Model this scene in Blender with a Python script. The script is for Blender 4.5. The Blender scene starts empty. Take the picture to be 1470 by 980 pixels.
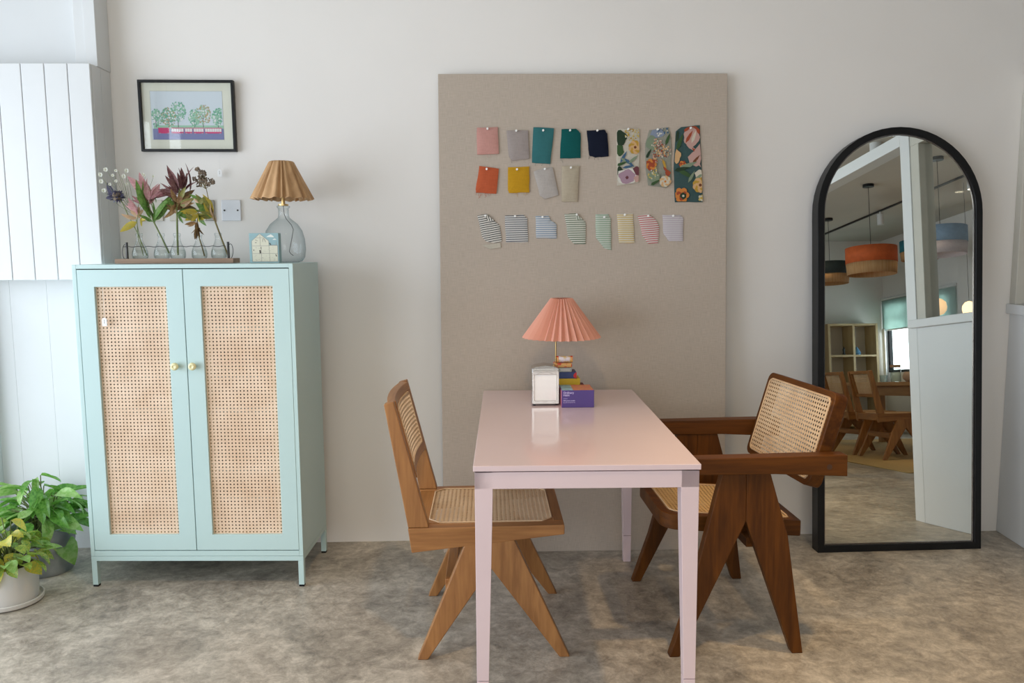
import bpy, bmesh, math, random
from mathutils import Vector, Matrix, Euler
random.seed(7)
R = math.radians
S = bpy.context.scene
COL = S.collection

# ------------------------------------------------------------------ camera
cam_d = bpy.data.cameras.new('camera'); cam = bpy.data.objects.new('camera', cam_d); COL.objects.link(cam)
cam_d.sensor_width = 36.0; cam_d.lens = 1157 / 1470 * 36.0; cam_d.clip_start = 0.05; cam_d.clip_end = 100
_yaw, _pitch, _roll = -0.03, 0.1124, -0.0064
_f = Vector((-math.sin(_yaw) * math.cos(_pitch), math.cos(_yaw) * math.cos(_pitch), -math.sin(_pitch)))
_r0 = Vector((math.cos(_yaw), math.sin(_yaw), 0)); _u0 = _r0.cross(_f)
_r = math.cos(_roll) * _r0 + math.sin(_roll) * _u0; _u = -math.sin(_roll) * _r0 + math.cos(_roll) * _u0
cam.matrix_world = Matrix(((_r.x, _u.x, -_f.x, 0), (_r.y, _u.y, -_f.y, 0), (_r.z, _u.z, -_f.z, 1.3434), (0, 0, 0, 1)))
S.camera = cam

# ------------------------------------------------------------------ world, daylight, lamps, exposure
S.view_settings.view_transform = 'Standard'; S.view_settings.look = 'None'
S.view_settings.gamma = 1.0; S.view_settings.exposure = 0.0; S.view_settings.use_curve_mapping = False
W = bpy.data.worlds.new('world'); S.world = W; W.use_nodes = True
bgn = W.node_tree.nodes['Background']; bgn.inputs[0].default_value = (0.86, 0.94, 1.0, 1); bgn.inputs[1].default_value = 0.6

def area(name, loc, rot, sx, sy, power, col, spread=180):
    l = bpy.data.lights.new(name, 'AREA'); l.shape = 'RECTANGLE'; l.size = sx; l.size_y = sy
    l.energy = power; l.color = col; l.spread = R(spread)
    o = bpy.data.objects.new(name, l); COL.objects.link(o); o.location = loc; o.rotation_euler = rot
    return o
# daylight entering through the glazed shopfront on the left, and through the far window of the next room
area('daylight_left', (-3.6, 0.6, 1.25), (0, R(-90), 0), 2.4, 6.4, 272, (0.83, 0.90, 1.0))
area('daylight_far', (6.62, -4.3, 1.45), (0, R(90), 0), 1.1, 1.7, 30, (0.85, 0.95, 1.0))
# unseen frontal fill, added behind the camera to lift the board and table
area('rear_fill', (-0.3, -2.75, 1.5), (R(90), 0, 0), 3.6, 1.6, 52, (1.0, 0.955, 0.89))

def downlight(name, loc, power, col=(1.0, 0.68, 0.34), ang=110, r=0.05, rot=(0, 0, 0)):
    l = bpy.data.lights.new(name, 'SPOT'); l.energy = power; l.color = col; l.spot_size = R(ang); l.spot_blend = 0.7
    l.shadow_soft_size = r
    o = bpy.data.objects.new(name, l); COL.objects.link(o); o.location = loc; o.rotation_euler = rot
    return o
CEIL = 2.95
SPOTS = [(1.30, 2.10, 34), (0.0, 1.7, 22), (2.0, 0.2, 22), (-1.2, -0.8, 14), (3.74, -0.1, 12), (5.4, -1.2, 9), (4.2, -3.2, 8)]
for i, (x, y, p) in enumerate(SPOTS):
    downlight('spot_lamp', (x, y, CEIL - 0.17), p * 3.0, ang=66 if i == 0 else 110)

# ------------------------------------------------------------------ helpers
def newmat(name, base=(0.8, 0.8, 0.8), rough=0.5, metal=0.0, spec=0.5, coat=0.0):
    m = bpy.data.materials.new(name); m.use_nodes = True
    b = m.node_tree.nodes['Principled BSDF']
    b.inputs['Base Color'].default_value = (*base, 1); b.inputs['Roughness'].default_value = rough
    b.inputs['Metallic'].default_value = metal; b.inputs['Specular IOR Level'].default_value = spec
    b.inputs['Coat Weight'].default_value = coat
    return m
def N(m, t, **kw):
    n = m.node_tree.nodes.new(t)
    for k, v in kw.items(): setattr(n, k, v)
    return n
def L(m, a, b): m.node_tree.links.new(a, b)
def bsdf(m): return m.node_tree.nodes['Principled BSDF']
def noise_mat(name, c1, c2, scale=8, rough=0.5, rough2=None, bump=0.0, bscale=None, stretch=(1, 1, 1), detail=5, metal=0.0, spec=0.5, coat=0.0, lo=0.35, hi=0.65, bdist=0.004):
    m = newmat(name, c1, rough, metal, spec, coat); b = bsdf(m)
    tc = N(m, 'ShaderNodeTexCoord'); mp = N(m, 'ShaderNodeMapping'); mp.inputs['Scale'].default_value = stretch
    L(m, tc.outputs['Object'], mp.inputs['Vector'])
    n = N(m, 'ShaderNodeTexNoise'); n.inputs['Scale'].default_value = scale; n.inputs['Detail'].default_value = detail
    L(m, mp.outputs[0], n.inputs['Vector'])
    r = N(m, 'ShaderNodeValToRGB'); r.color_ramp.elements[0].position = lo; r.color_ramp.elements[1].position = hi
    r.color_ramp.elements[0].color = (*c1, 1); r.color_ramp.elements[1].color = (*c2, 1)
    L(m, n.outputs['Fac'], r.inputs[0]); L(m, r.outputs[0], b.inputs['Base Color'])
    if rough2 is not None:
        q = N(m, 'ShaderNodeMapRange'); q.inputs['To Min'].default_value = rough; q.inputs['To Max'].default_value = rough2
        L(m, n.outputs['Fac'], q.inputs['Value']); L(m, q.outputs[0], b.inputs['Roughness'])
    if bump:
        n2 = N(m, 'ShaderNodeTexNoise'); n2.inputs['Scale'].default_value = bscale or scale * 4; n2.inputs['Detail'].default_value = 6
        L(m, mp.outputs[0], n2.inputs['Vector'])
        bp = N(m, 'ShaderNodeBump'); bp.inputs['Strength'].default_value = bump; bp.inputs['Distance'].default_value = bdist
        L(m, n2.outputs['Fac'], bp.inputs['Height']); L(m, bp.outputs[0], b.inputs['Normal'])
    return m
def wood_mat(name, c1, c2, axis=0, rough=0.38, k=1.0, spec=0.5):
    st = [14, 14, 14]; st[axis] = 1.1
    m = newmat(name, c1, rough, spec=spec); b = bsdf(m)
    tc = N(m, 'ShaderNodeTexCoord'); mp = N(m, 'ShaderNodeMapping'); mp.inputs['Scale'].default_value = [s * k for s in st]
    L(m, tc.outputs['Object'], mp.inputs['Vector'])
    n = N(m, 'ShaderNodeTexNoise'); n.inputs['Scale'].default_value = 1.6; n.inputs['Detail'].default_value = 7; n.inputs['Distortion'].default_value = 0.7
    L(m, mp.outputs[0], n.inputs['Vector'])
    n3 = N(m, 'ShaderNodeTexNoise'); n3.inputs['Scale'].default_value = 9; n3.inputs['Detail'].default_value = 3
    L(m, mp.outputs[0], n3.inputs['Vector'])
    mx = N(m, 'ShaderNodeMath', operation='MULTIPLY_ADD'); mx.inputs[1].default_value = 0.35; L(m, n3.outputs['Fac'], mx.inputs[0]); L(m, n.outputs['Fac'], mx.inputs[2])
    r = N(m, 'ShaderNodeValToRGB'); r.color_ramp.elements[0].position = 0.5; r.color_ramp.elements[1].position = 0.85
    r.color_ramp.elements[0].color = (*c1, 1); r.color_ramp.elements[1].color = (*c2, 1)
    L(m, mx.outputs[0], r.inputs[0]); L(m, r.outputs[0], b.inputs['Base Color'])
    bp = N(m, 'ShaderNodeBump'); bp.inputs['Strength'].default_value = 0.12; bp.inputs['Distance'].default_value = 0.002
    L(m, n3.outputs['Fac'], bp.inputs['Height']); L(m, bp.outputs[0], b.inputs['Normal'])
    return m
def thin_glass(name, tint=(0.93, 0.97, 0.96), rim=(0.55, 0.66, 0.66), blend=0.35, ior=1.45):
    m = bpy.data.materials.new(name); m.use_nodes = True; nt = m.node_tree; nt.nodes.clear()
    out = nt.nodes.new('ShaderNodeOutputMaterial'); mix = nt.nodes.new('ShaderNodeMixShader')
    tr = nt.nodes.new('ShaderNodeBsdfTransparent'); gl = nt.nodes.new('ShaderNodeBsdfGlossy'); gl.inputs['Roughness'].default_value = 0.02
    # Schlick reflectance from the facing angle (the same for either side of a thin sheet)
    l2 = nt.nodes.new('ShaderNodeLayerWeight'); l2.inputs['Blend'].default_value = 0.5
    pw = nt.nodes.new('ShaderNodeMath'); pw.operation = 'POWER'; pw.inputs[1].default_value = 5.0
    nt.links.new(l2.outputs['Facing'], pw.inputs[0]); f0 = ((ior - 1) / (ior + 1)) ** 2
    fr = nt.nodes.new('ShaderNodeMath'); fr.operation = 'MULTIPLY_ADD'; fr.inputs[1].default_value = 0.75; fr.inputs[2].default_value = f0
    nt.links.new(pw.outputs[0], fr.inputs[0])
    lw = nt.nodes.new('ShaderNodeLayerWeight'); lw.inputs['Blend'].default_value = blend
    mc = nt.nodes.new('ShaderNodeMix'); mc.data_type = 'RGBA'
    mc.inputs['A'].default_value = (*tint, 1); mc.inputs['B'].default_value = (*rim, 1)
    nt.links.new(lw.outputs['Facing'], mc.inputs['Factor']); nt.links.new(mc.outputs['Result'], tr.inputs['Color'])
    nt.links.new(fr.outputs[0], mix.inputs[0]); nt.links.new(tr.outputs[0], mix.inputs[1]); nt.links.new(gl.outputs[0], mix.inputs[2])
    nt.links.new(mix.outputs[0], out.inputs['Surface'])
    return m
def emit_mat(name, col, s):
    m = newmat(name, col, 0.5); b = bsdf(m); b.inputs['Emission Color'].default_value = (*col, 1); b.inputs['Emission Strength'].default_value = s
    return m

class MB:
    """collects shapes in one bmesh"""
    def __init__(s): s.bm = bmesh.new(); s.mi = 0
    def face(s, vs):
        try: f = s.bm.faces.new(vs); f.material_index = s.mi; return f
        except ValueError: return None
    def box(s, x0, x1, y0, y1, z0, z1, M=None):
        P = [(x, y, z) for z in (z0, z1) for y in (y0, y1) for x in (x0, x1)]
        v = [s.bm.verts.new(M @ Vector(p) if M else p) for p in P]
        for q in ((0, 2, 3, 1), (4, 5, 7, 6), (0, 1, 5, 4), (2, 6, 7, 3), (0, 4, 6, 2), (1, 3, 7, 5)): s.face([v[i] for i in q])
        return s
    def prism(s, poly, a, b, fn, cap=True):
        """poly: list of 2D; fn(p, q, t) -> 3D, t = a or b"""
        A = [s.bm.verts.new(fn(p[0], p[1], a)) for p in poly]; B = [s.bm.verts.new(fn(p[0], p[1], b)) for p in poly]
        n = len(poly)
        for i in range(n): s.face([A[i], A[(i + 1) % n], B[(i + 1) % n], B[i]])
        if cap: s.face(A[::-1]); s.face(B)
        return s
    def ring(s, outer, inner, a, b, fn):
        n = len(outer)
        V = [[s.bm.verts.new(fn(p[0], p[1], t)) for p in poly] for poly in (outer, inner) for t in (a, b)]
        oa, ob, ia, ib = V
        for i in range(n):
            j = (i + 1) % n
            s.face([oa[i], oa[j], ob[j], ob[i]]); s.face([ia[j], ia[i], ib[i], ib[j]])
            s.face([ob[i], ob[j], ib[j], ib[i]]); s.face([oa[j], oa[i], ia[i], ia[j]])
        return s
    def tube(s, pts, r, n=8, cap=True, closed=False):
        pts = [Vector(p) for p in pts]; rings = []; m = len(pts)
        rad = r if isinstance(r, (list, tuple)) else [r] * m
        up = None
        for i, p in enumerate(pts):
            if closed: t = pts[(i + 1) % m] - pts[i - 1]
            else: t = pts[min(i + 1, m - 1)] - pts[max(i - 1, 0)]
            t = t.normalized() if t.length > 1e-9 else Vector((0, 0, 1))
            if up is None: up = Vector((0, 0, 1)) if abs(t.z) < 0.9 else Vector((1, 0, 0))
            a = t.cross(up); a = a.normalized() if a.length > 1e-6 else t.orthogonal().normalized()
            b = a.cross(t).normalized(); up = b
            rings.append([s.bm.verts.new(p + rad[i] * (math.cos(2 * math.pi * k / n) * a + math.sin(2 * math.pi * k / n) * b)) for k in range(n)])
        for i in range(m if closed else m - 1):
            A, B = rings[i], rings[(i + 1) % m]
            for k in range(n): s.face([A[k], A[(k + 1) % n], B[(k + 1) % n], B[k]])
        if cap and not closed: s.face(rings[0][::-1]); s.face(rings[-1])
        return s
    def lathe(s, prof, n=32, c=(0, 0, 0), cap0=False, cap1=False, sx=1, sy=1):
        rings = []
        for (r, z) in prof:
            rings.append([s.bm.verts.new((c[0] + sx * r * math.cos(2 * math.pi * k / n), c[1] + sy * r * math.sin(2 * math.pi * k / n), c[2] + z)) for k in range(n)])
        for A, B in zip(rings, rings[1:]):
            for k in range(n): s.face([A[k], A[(k + 1) % n], B[(k + 1) % n], B[k]])
        if cap0: s.face(rings[0][::-1])
        if cap1: s.face(rings[-1])
        return s
    def ball(s, c, r, n=8, sq=(1, 1, 1)):
        m = Matrix.Translation(c) @ Matrix.Diagonal((r * sq[0], r * sq[1], r * sq[2], 1))
        q = bmesh.ops.create_icosphere(s.bm, subdivisions=1 if n <= 8 else 2, radius=1, matrix=m)
        for v in q['verts']:
            for f in v.link_faces: f.material_index = s.mi
        return s
    def build(s, name, mats, parent=None, smooth=False, bevel=0, seg=2, solid=0, loc=None, fixn=True):
        if fixn: bmesh.ops.recalc_face_normals(s.bm, faces=s.bm.faces)
        me = bpy.data.meshes.new(name); s.bm.to_mesh(me); s.bm.free()
        for mm in (mats if isinstance(mats, (list, tuple)) else [mats]): me.materials.append(mm)
        o = bpy.data.objects.new(name, me); COL.objects.link(o)
        if smooth:
            me.polygons.foreach_set('use_smooth', [True] * len(me.polygons))
            if smooth != 'all':
                try: me.set_sharp_from_angle(angle=R(smooth if smooth is not True else 35))
                except Exception: pass
        if solid:
            q = o.modifiers.new('solid', 'SOLIDIFY'); q.thickness = solid; q.offset = 0
        if bevel:
            q = o.modifiers.new('bevel', 'BEVEL'); q.width = bevel; q.segments = seg; q.limit_method = 'ANGLE'; q.angle_limit = R(40)
        if parent: o.parent = parent
        if loc: o.location = loc
        return o
def thing(name, label, cat, loc=(0, 0, 0), rotz=0, group=None, rot=None):
    o = bpy.data.objects.new(name, None); COL.objects.link(o); o.empty_display_size = 0.1
    o.location = loc; o.rotation_euler = rot if rot else (0, 0, rotz)
    return tag(o, label, cat, group)
def tag(o, label, cat, group=None):
    o['label'] = label; o['category'] = cat
    if group: o['group'] = group
    return o
def struct(o): o['kind'] = 'structure'; return o
def bx(name, m, x0, x1, y0, y1, z0, z1, parent=None, bevel=0):
    return MB().box(x0, x1, y0, y1, z0, z1).build(name, m, parent, bevel=bevel)
XZ = lambda p, q, t: (p, t, q)
YZ = lambda p, q, t: (t, p, q)
XY = lambda p, q, t: (p, q, t)
def rrect(x0, x1, y0, y1, r, n=5):
    P = []
    rs = r if isinstance(r, (list, tuple)) else [r] * 4   # order: x1y0, x1y1, x0y1, x0y0
    for (cx, cy, a, rr) in ((x1, y0, -90, rs[0]), (x1, y1, 0, rs[1]), (x0, y1, 90, rs[2]), (x0, y0, 180, rs[3])):
        ox = cx - rr if cx == x1 else cx + rr; oy = cy - rr if cy == y1 else cy + rr
        for k in range(n + 1):
            t = R(a + 90 * k / n); P.append((ox + rr * math.cos(t), oy + rr * math.sin(t)))
    return P

# ------------------------------------------------------------------ materials
M_wall = noise_mat('wall_paint', (0.76, 0.735, 0.705), (0.81, 0.785, 0.755), scale=1.2, rough=0.75, bump=0.10, bscale=28, lo=0.3, hi=0.7)
M_white = noise_mat('white_paint', (0.66, 0.675, 0.68), (0.69, 0.705, 0.71), scale=2, rough=0.5, bump=0.03, bscale=50)
M_ceil = noise_mat('ceiling_paint', (0.55, 0.54, 0.49), (0.60, 0.585, 0.53), scale=1.5, rough=0.8)
def floor_mat():
    m = newmat('polished_concrete', (0.2, 0.18, 0.15), 0.4); b = bsdf(m)
    tc = N(m, 'ShaderNodeTexCoord')
    def nz(scale, detail=6, dist=0.0, rough=0.55):
        n = N(m, 'ShaderNodeTexNoise'); n.inputs['Scale'].default_value = scale; n.inputs['Detail'].default_value = detail
        n.inputs['Distortion'].default_value = dist; n.inputs['Roughness'].default_value = rough
        L(m, tc.outputs['Object'], n.inputs['Vector']); return n
    a, c, d = nz(2.6, 10, 0.8, 0.70), nz(19, 12, 0.4, 0.80), nz(70, 4, 0, 0.7)
    r = N(m, 'ShaderNodeValToRGB'); e = r.color_ramp.elements
    e[0].position = 0.39; e[0].color = (0.185, 0.163, 0.135, 1); e[1].position = 0.60; e[1].color = (0.60, 0.545, 0.465, 1)
    k = e.new(0.5); k.color = (0.375, 0.335, 0.28, 1)
    s = N(m, 'ShaderNodeMath', operation='MULTIPLY_ADD'); s.inputs[1].default_value = 0.55
    L(m, c.outputs['Fac'], s.inputs[0])
    s2 = N(m, 'ShaderNodeMath', operation='MULTIPLY'); s2.inputs[1].default_value = 0.45; L(m, a.outputs['Fac'], s2.inputs[0]); L(m, s2.outputs[0], s.inputs[2])
    L(m, s.outputs[0], r.inputs[0])
    # pale scuffs and specks
    r2 = N(m, 'ShaderNodeValToRGB'); r2.color_ramp.elements[0].position = 0.60; r2.color_ramp.elements[1].position = 0.72
    L(m, d.outputs['Fac'], r2.inputs[0])
    sc = nz(4.5, 12, 3.0, 0.85)
    r3 = N(m, 'ShaderNodeValToRGB'); r3.color_ramp.elements[0].position = 0.56; r3.color_ramp.elements[1].position = 0.68
    L(m, sc.outputs['Fac'], r3.inputs[0])
    mx = N(m, 'ShaderNodeMix', data_type='RGBA'); mx.inputs['B'].default_value = (0.66, 0.61, 0.53, 1)
    ml = N(m, 'ShaderNodeMath', operation='MULTIPLY'); ml.inputs[1].default_value = 0.35; L(m, r3.outputs[0], ml.inputs[0])
    L(m, ml.outputs[0], mx.inputs['Factor']); L(m, r.outputs[0], mx.inputs['A'])
    mx2 = N(m, 'ShaderNodeMix', data_type='RGBA'); mx2.inputs['B'].default_value = (0.64, 0.59, 0.51, 1)
    ml2 = N(m, 'ShaderNodeMath', operation='MULTIPLY'); ml2.inputs[1].default_value = 0.4; L(m, r2.outputs[0], ml2.inputs[0])
    L(m, ml2.outputs[0], mx2.inputs['Factor']); L(m, mx.outputs['Result'], mx2.inputs['A'])
    L(m, mx2.outputs['Result'], b.inputs['Base Color'])
    q = N(m, 'ShaderNodeMapRange'); q.inputs['To Min'].default_value = 0.24; q.inputs['To Max'].default_value = 0.52
    L(m, c.outputs['Fac'], q.inputs['Value']); L(m, q.outputs[0], b.inputs['Roughness'])
    bp = N(m, 'ShaderNodeBump'); bp.inputs['Strength'].default_value = 0.18; bp.inputs['Distance'].default_value = 0.004
    L(m, c.outputs['Fac'], bp.inputs['Height']); L(m, bp.outputs[0], b.inputs['Normal'])
    return m
M_floor = floor_mat()
M_mint = noise_mat('mint_lacquer', (0.475, 0.635, 0.63), (0.49, 0.65, 0.645), scale=3, rough=0.38)
M_pink = noise_mat('pink_lacquer', (0.68, 0.545, 0.575), (0.70, 0.565, 0.595), scale=3, rough=0.16, spec=0.5, coat=0.2)
def cane_mat(name, c, dark):
    m = newmat(name, c, 0.55); b = bsdf(m)
    uv = N(m, 'ShaderNodeUVMap'); sp = N(m, 'ShaderNodeSeparateXYZ'); L(m, uv.outputs[0], sp.inputs[0])
    def line(src, w=0.07):
        fr = N(m, 'ShaderNodeMath', operation='FRACT'); L(m, src, fr.inputs[0])
        a = N(m, 'ShaderNodeMath', operation='SUBTRACT'); a.inputs[1].default_value = 0.5; L(m, fr.outputs[0], a.inputs[0])
        c_ = N(m, 'ShaderNodeMath', operation='ABSOLUTE'); L(m, a.outputs[0], c_.inputs[0])
        g = N(m, 'ShaderNodeMath', operation='GREATER_THAN'); g.inputs[1].default_value = 0.5 - w; L(m, c_.outputs[0], g.inputs[0])
        return g.outputs[0]
    l1, l2 = line(sp.outputs[0]), line(sp.outputs[1])
    mx = N(m, 'ShaderNodeMath', operation='MAXIMUM'); L(m, l1, mx.inputs[0]); L(m, l2, mx.inputs[1])
    tc = N(m, 'ShaderNodeTexCoord'); n = N(m, 'ShaderNodeTexNoise'); n.inputs['Scale'].default_value = 9; n.inputs['Detail'].default_value = 4
    L(m, tc.outputs['Object'], n.inputs['Vector'])
    r = N(m, 'ShaderNodeValToRGB'); r.color_ramp.elements[0].position = 0.35; r.color_ramp.elements[1].position = 0.65
    r.color_ramp.elements[0].color = (*c, 1); r.color_ramp.elements[1].color = (c[0] * .86, c[1] * .80, c[2] * .74, 1)
    L(m, n.outputs['Fac'], r.inputs[0])
    mm = N(m, 'ShaderNodeMix', data_type='RGBA'); mm.inputs['B'].default_value = (*dark, 1)
    k = N(m, 'ShaderNodeMath', operation='MULTIPLY'); k.inputs[1].default_value = 0.28; L(m, mx.outputs[0], k.inputs[0])
    L(m, k.outputs[0], mm.inputs['Factor']); L(m, r.outputs[0], mm.inputs['A']); L(m, mm.outputs['Result'], b.inputs['Base Color'])
    bp = N(m, 'ShaderNodeBump'); bp.inputs['Strength'].default_value = 0.6; bp.inputs['Distance'].default_value = 0.001; bp.invert = True
    L(m, mx.outputs[0], bp.inputs['Height']); L(m, bp.outputs[0], b.inputs['Normal'])
    return m
M_cane = cane_mat('cane_natural', (0.72, 0.53, 0.34), (0.42, 0.28, 0.15))
M_canec = cane_mat('cane_blond', (0.82, 0.63, 0.47), (0.60, 0.42, 0.28))
M_caneseat = cane_mat('cane_honey', (0.66, 0.45, 0.22), (0.33, 0.20, 0.09))
TEAK = [wood_mat('teak_%s' % 'xyz'[a], (0.38, 0.175, 0.055), (0.225, 0.092, 0.026), a) for a in range(3)]
DTEAK = [wood_mat('brown_teak_%s' % 'xyz'[a], (0.118, 0.038, 0.004), (0.052, 0.0155, 0.0015), a, rough=0.5, spec=0.22) for a in range(3)]
M_black = noise_mat('black_frame', (0.006, 0.0065, 0.0075), (0.009, 0.0095, 0.0105), scale=5, rough=0.38, spec=0.25)
M_mirror = newmat('mirror_silver', (0.83, 0.87, 0.84), 0.0, 1.0)
def linen_mat(name, c, k=1.0):
    m = newmat(name, c, 0.9, spec=0.2); b = bsdf(m); tc = N(m, 'ShaderNodeTexCoord')
    outs = []
    for st in ((650 * k, 650 * k, 26 * k), (26 * k, 26 * k, 650 * k)):
        mp = N(m, 'ShaderNodeMapping'); mp.inputs['Scale'].default_value = st; L(m, tc.outputs['Object'], mp.inputs['Vector'])
        n = N(m, 'ShaderNodeTexNoise'); n.inputs['Scale'].default_value = 1; n.inputs['Detail'].default_value = 3; L(m, mp.outputs[0], n.inputs['Vector']); outs.append(n.outputs['Fac'])
    a = N(m, 'ShaderNodeMath', operation='ADD'); L(m, outs[0], a.inputs[0]); L(m, outs[1], a.inputs[1])
    r = N(m, 'ShaderNodeMapRange'); r.inputs['From Min'].default_value = 0.7; r.inputs['From Max'].default_value = 1.3; r.inputs['To Min'].default_value = 0.87; r.inputs['To Max'].default_value = 1.10
    L(m, a.outputs[0], r.inputs['Value'])
    v = N(m, 'ShaderNodeVectorMath', operation='SCALE'); v.inputs[0].default_value = c; L(m, r.outputs[0], v.inputs['Scale']); L(m, v.outputs[0], b.inputs['Base Color'])
    bp = N(m, 'ShaderNodeBump'); bp.inputs['Strength'].default_value = 0.3; bp.inputs['Distance'].default_value = 0.001
    L(m, a.outputs[0], bp.inputs['Height']); L(m, bp.outputs[0], b.inputs['Normal'])
    return m
M_linen = linen_mat('linen_board', (0.47, 0.40, 0.335))
M_chrome = noise_mat('brushed_steel', (0.44, 0.43, 0.42), (0.52, 0.51, 0.50), scale=6, rough=0.12, metal=1.0)
M_brass = noise_mat('brass', (0.55, 0.38, 0.16), (0.62, 0.44, 0.20), scale=10, rough=0.3, metal=1.0)
M_iron = noise_mat('dark_iron', (0.05, 0.05, 0.055), (0.09, 0.085, 0.08), scale=30, rough=0.5, metal=0.8)
M_paper = noise_mat('white_paper', (0.80, 0.80, 0.80), (0.86, 0.86, 0.86), scale=20, rough=0.8)
M_string = noise_mat('white_string', (0.7, 0.7, 0.68), (0.8, 0.8, 0.78), scale=50, rough=0.9)
M_glass = thin_glass('thin_clear_glass', (.975, .985, .985), (.30, .40, .41), .13)
M_pane = thin_glass('window_pane', (0.975, 0.98, 0.98), (0.80, 0.85, 0.84), 0.03)
M_water = thin_glass('water', (0.95, 0.97, 0.955), (0.50, 0.60, 0.54), 0.12, 1.33)
M_jug = thin_glass('blue_tinted_glass', (0.965, 0.985, 0.99), (0.10, 0.24, 0.27), 0.14)

# ------------------------------------------------------------------ setting
D = 3.65
struct(bx('floor', M_floor, -2.3, 6.6, -5.1, 3.75, -0.1, 0.0))
struct(bx('ceiling', M_ceil, -2.3, 6.6, -5.1, 3.75, CEIL, CEIL + 0.1))
struct(bx('wall_back', M_wall, -2.3, 2.43, D, D + 0.1, 0.0, CEIL))
# left glazed shopfront
wl = MB()
for (y0, y1) in ((-2.6, -2.5), (-0.6, -0.52), (1.45, 1.53), (3.57, 3.65)): wl.box(-2.30, -2.2, y0, y1, 0, CEIL)
wl.box(-2.30, -2.2, -2.5, 3.57, 0, 0.12); wl.box(-2.30, -2.2, -2.5, 3.57, 2.86, CEIL)
struct(wl.build('wall_left', M_white, bevel=0.003))
for i, (y0, y1) in enumerate(((-2.5, -0.6), (-0.52, 1.45), (1.53, 3.57))):
    w = struct(MB().box(-2.262, -2.254, y0, y1, 0.12, 2.86).build('window_%d' % (i + 1), M_pane))
    f = MB(); f.ring([(y0, 0.12), (y1, 0.12), (y1, 2.86), (y0, 2.86)], [(y0 + .04, 0.16), (y1 - .04, 0.16), (y1 - .04, 2.82), (y0 + .04, 2.82)], -2.28, -2.235, YZ)
    f.build('window_frame', M_white, w, bevel=0.002)
# rear wall behind the camera with an added opening, set low for the fill light
wr = MB()
wr.box(-2.3, 2.43, -2.7, -2.6, 0, .70); wr.box(-2.3, 2.43, -2.7, -2.6, 2.30, CEIL)
wr.box(-2.3, -2.1, -2.7, -2.6, .70, 2.30); wr.box(1.5, 2.43, -2.7, -2.6, .70, 2.30)
struct(wr.build('wall_rear', M_wall))
w = struct(bx('window_4', M_pane, -2.1, 1.5, -2.655, -2.648, .70, 2.30))
f = MB(); f.ring([(-2.1, .70), (1.5, .70), (1.5, 2.30), (-2.1, 2.30)], [(-2.05, .75), (1.45, .75), (1.45, 2.25), (-2.05, 2.25)], -2.68, -2.62, XZ)
f.box(-0.33, -0.27, -2.68, -2.62, .75, 2.25); f.build('window_frame', M_white, w, bevel=0.002)

# right partition: low panel with a glazed upper part, returns as a post and carries a long header
pa = MB()
pa.prism([(2.415, D), (2.34, 2.79), (2.44, 2.79), (2.515, D)], 0.0, 1.04, XY)
struct(pa.build('wall_right', M_white, bevel=0.003))
cap = MB(); cap.prism([(2.395, D), (2.32, 2.74), (2.46, 2.74), (2.535, D)], 1.04, 1.085, XY)
struct(cap.build('trim_1', M_white, bevel=0.004))
po = MB(); po.box(2.34, 2.44, 2.70, 2.79, 0, CEIL); struct(po.build('trim_2', M_white, bevel=0.003))
gf = MB()
gf.prism([(2.345, 2.79), (2.425, 2.79), (2.43, 2.86), (2.35, 2.86)], 1.085, 2.03, XY)
gf.prism([(2.41, D), (2.405, D - .05), (2.485, D - .05), (2.49, D)], 1.085, 2.03, XY)
gf.prism([(2.345, 2.79), (2.425, 2.79), (2.495, D), (2.415, D)], 2.03, 2.11, XY)
struct(gf.build('trim_3', noise_mat('stone_paint', (0.52, 0.50, 0.44), (0.55, 0.53, 0.47), rough=0.6), bevel=0.003))
g = MB(); g.prism([(2.385, 2.86), (2.391, 2.86), (2.451, D - .05), (2.445, D - .05)], 1.085, 2.03, XY)
g.prism([(2.385, 2.86), (2.391, 2.86), (2.451, D - .01), (2.445, D - .01)], 2.11, CEIL, XY)
struct(g.build('window_5', M_pane))
hb = MB(); hb.box(2.34, 2.44, -2.6, 2.70, 2.06, 2.13); hb.box(2.35, 2.43, 0.30, 0.38, 0, 2.06); hb.box(2.35, 2.43, 1.2, 1.26, 2.13, CEIL)
hb.box(2.35, 2.43, -2.6, 0.30, 0, 1.05)
struct(hb.build('trim_4', M_white, bevel=0.003))
# next room
nr = MB()
nr.box(2.43, 6.6, D, D + .1, 0, CEIL)
struct(nr.build('wall_back_next_room', M_wall))
struct(bx('wall_end_next_room', M_wall, 2.43, 6.6, -5.2, -5.1, 0, CEIL))
struct(bx('wall_side_next_room', M_wall, 2.33, 2.43, -5.1, -2.7, 0, CEIL))
ww = MB(); X0, X1 = 6.5, 6.6; wy0, wy1, wz0, wz1 = -5.06, -3.3, 0.90, 1.95
ww.box(X0, X1, -5.1, D, 0, wz0); ww.box(X0, X1, -5.1, D, wz1, CEIL); ww.box(X0, X1, -5.1, wy0, wz0, wz1); ww.box(X0, X1, wy1, D, wz0, wz1)
struct(ww.build('wall_far_right', M_wall))
w6 = struct(bx('window_6', M_pane, 6.55, 6.556, wy0, wy1, wz0, wz1))
f = MB(); f.ring([(wy0, wz0), (wy1, wz0), (wy1, wz1), (wy0, wz1)], [(wy0 + .05, wz0 + .04), (wy1 - .05, wz0 + .04), (wy1 - .05, wz1 - .04), (wy0 + .05, wz1 - .04)], 6.53, 6.58, YZ)
f.box(6.53, 6.58, -4.46, -4.40, wz0, wz1); f.box(6.53, 6.58, wy0, wy1, 1.70, 1.75)
f.build('window_frame', M_black, w6)

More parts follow.
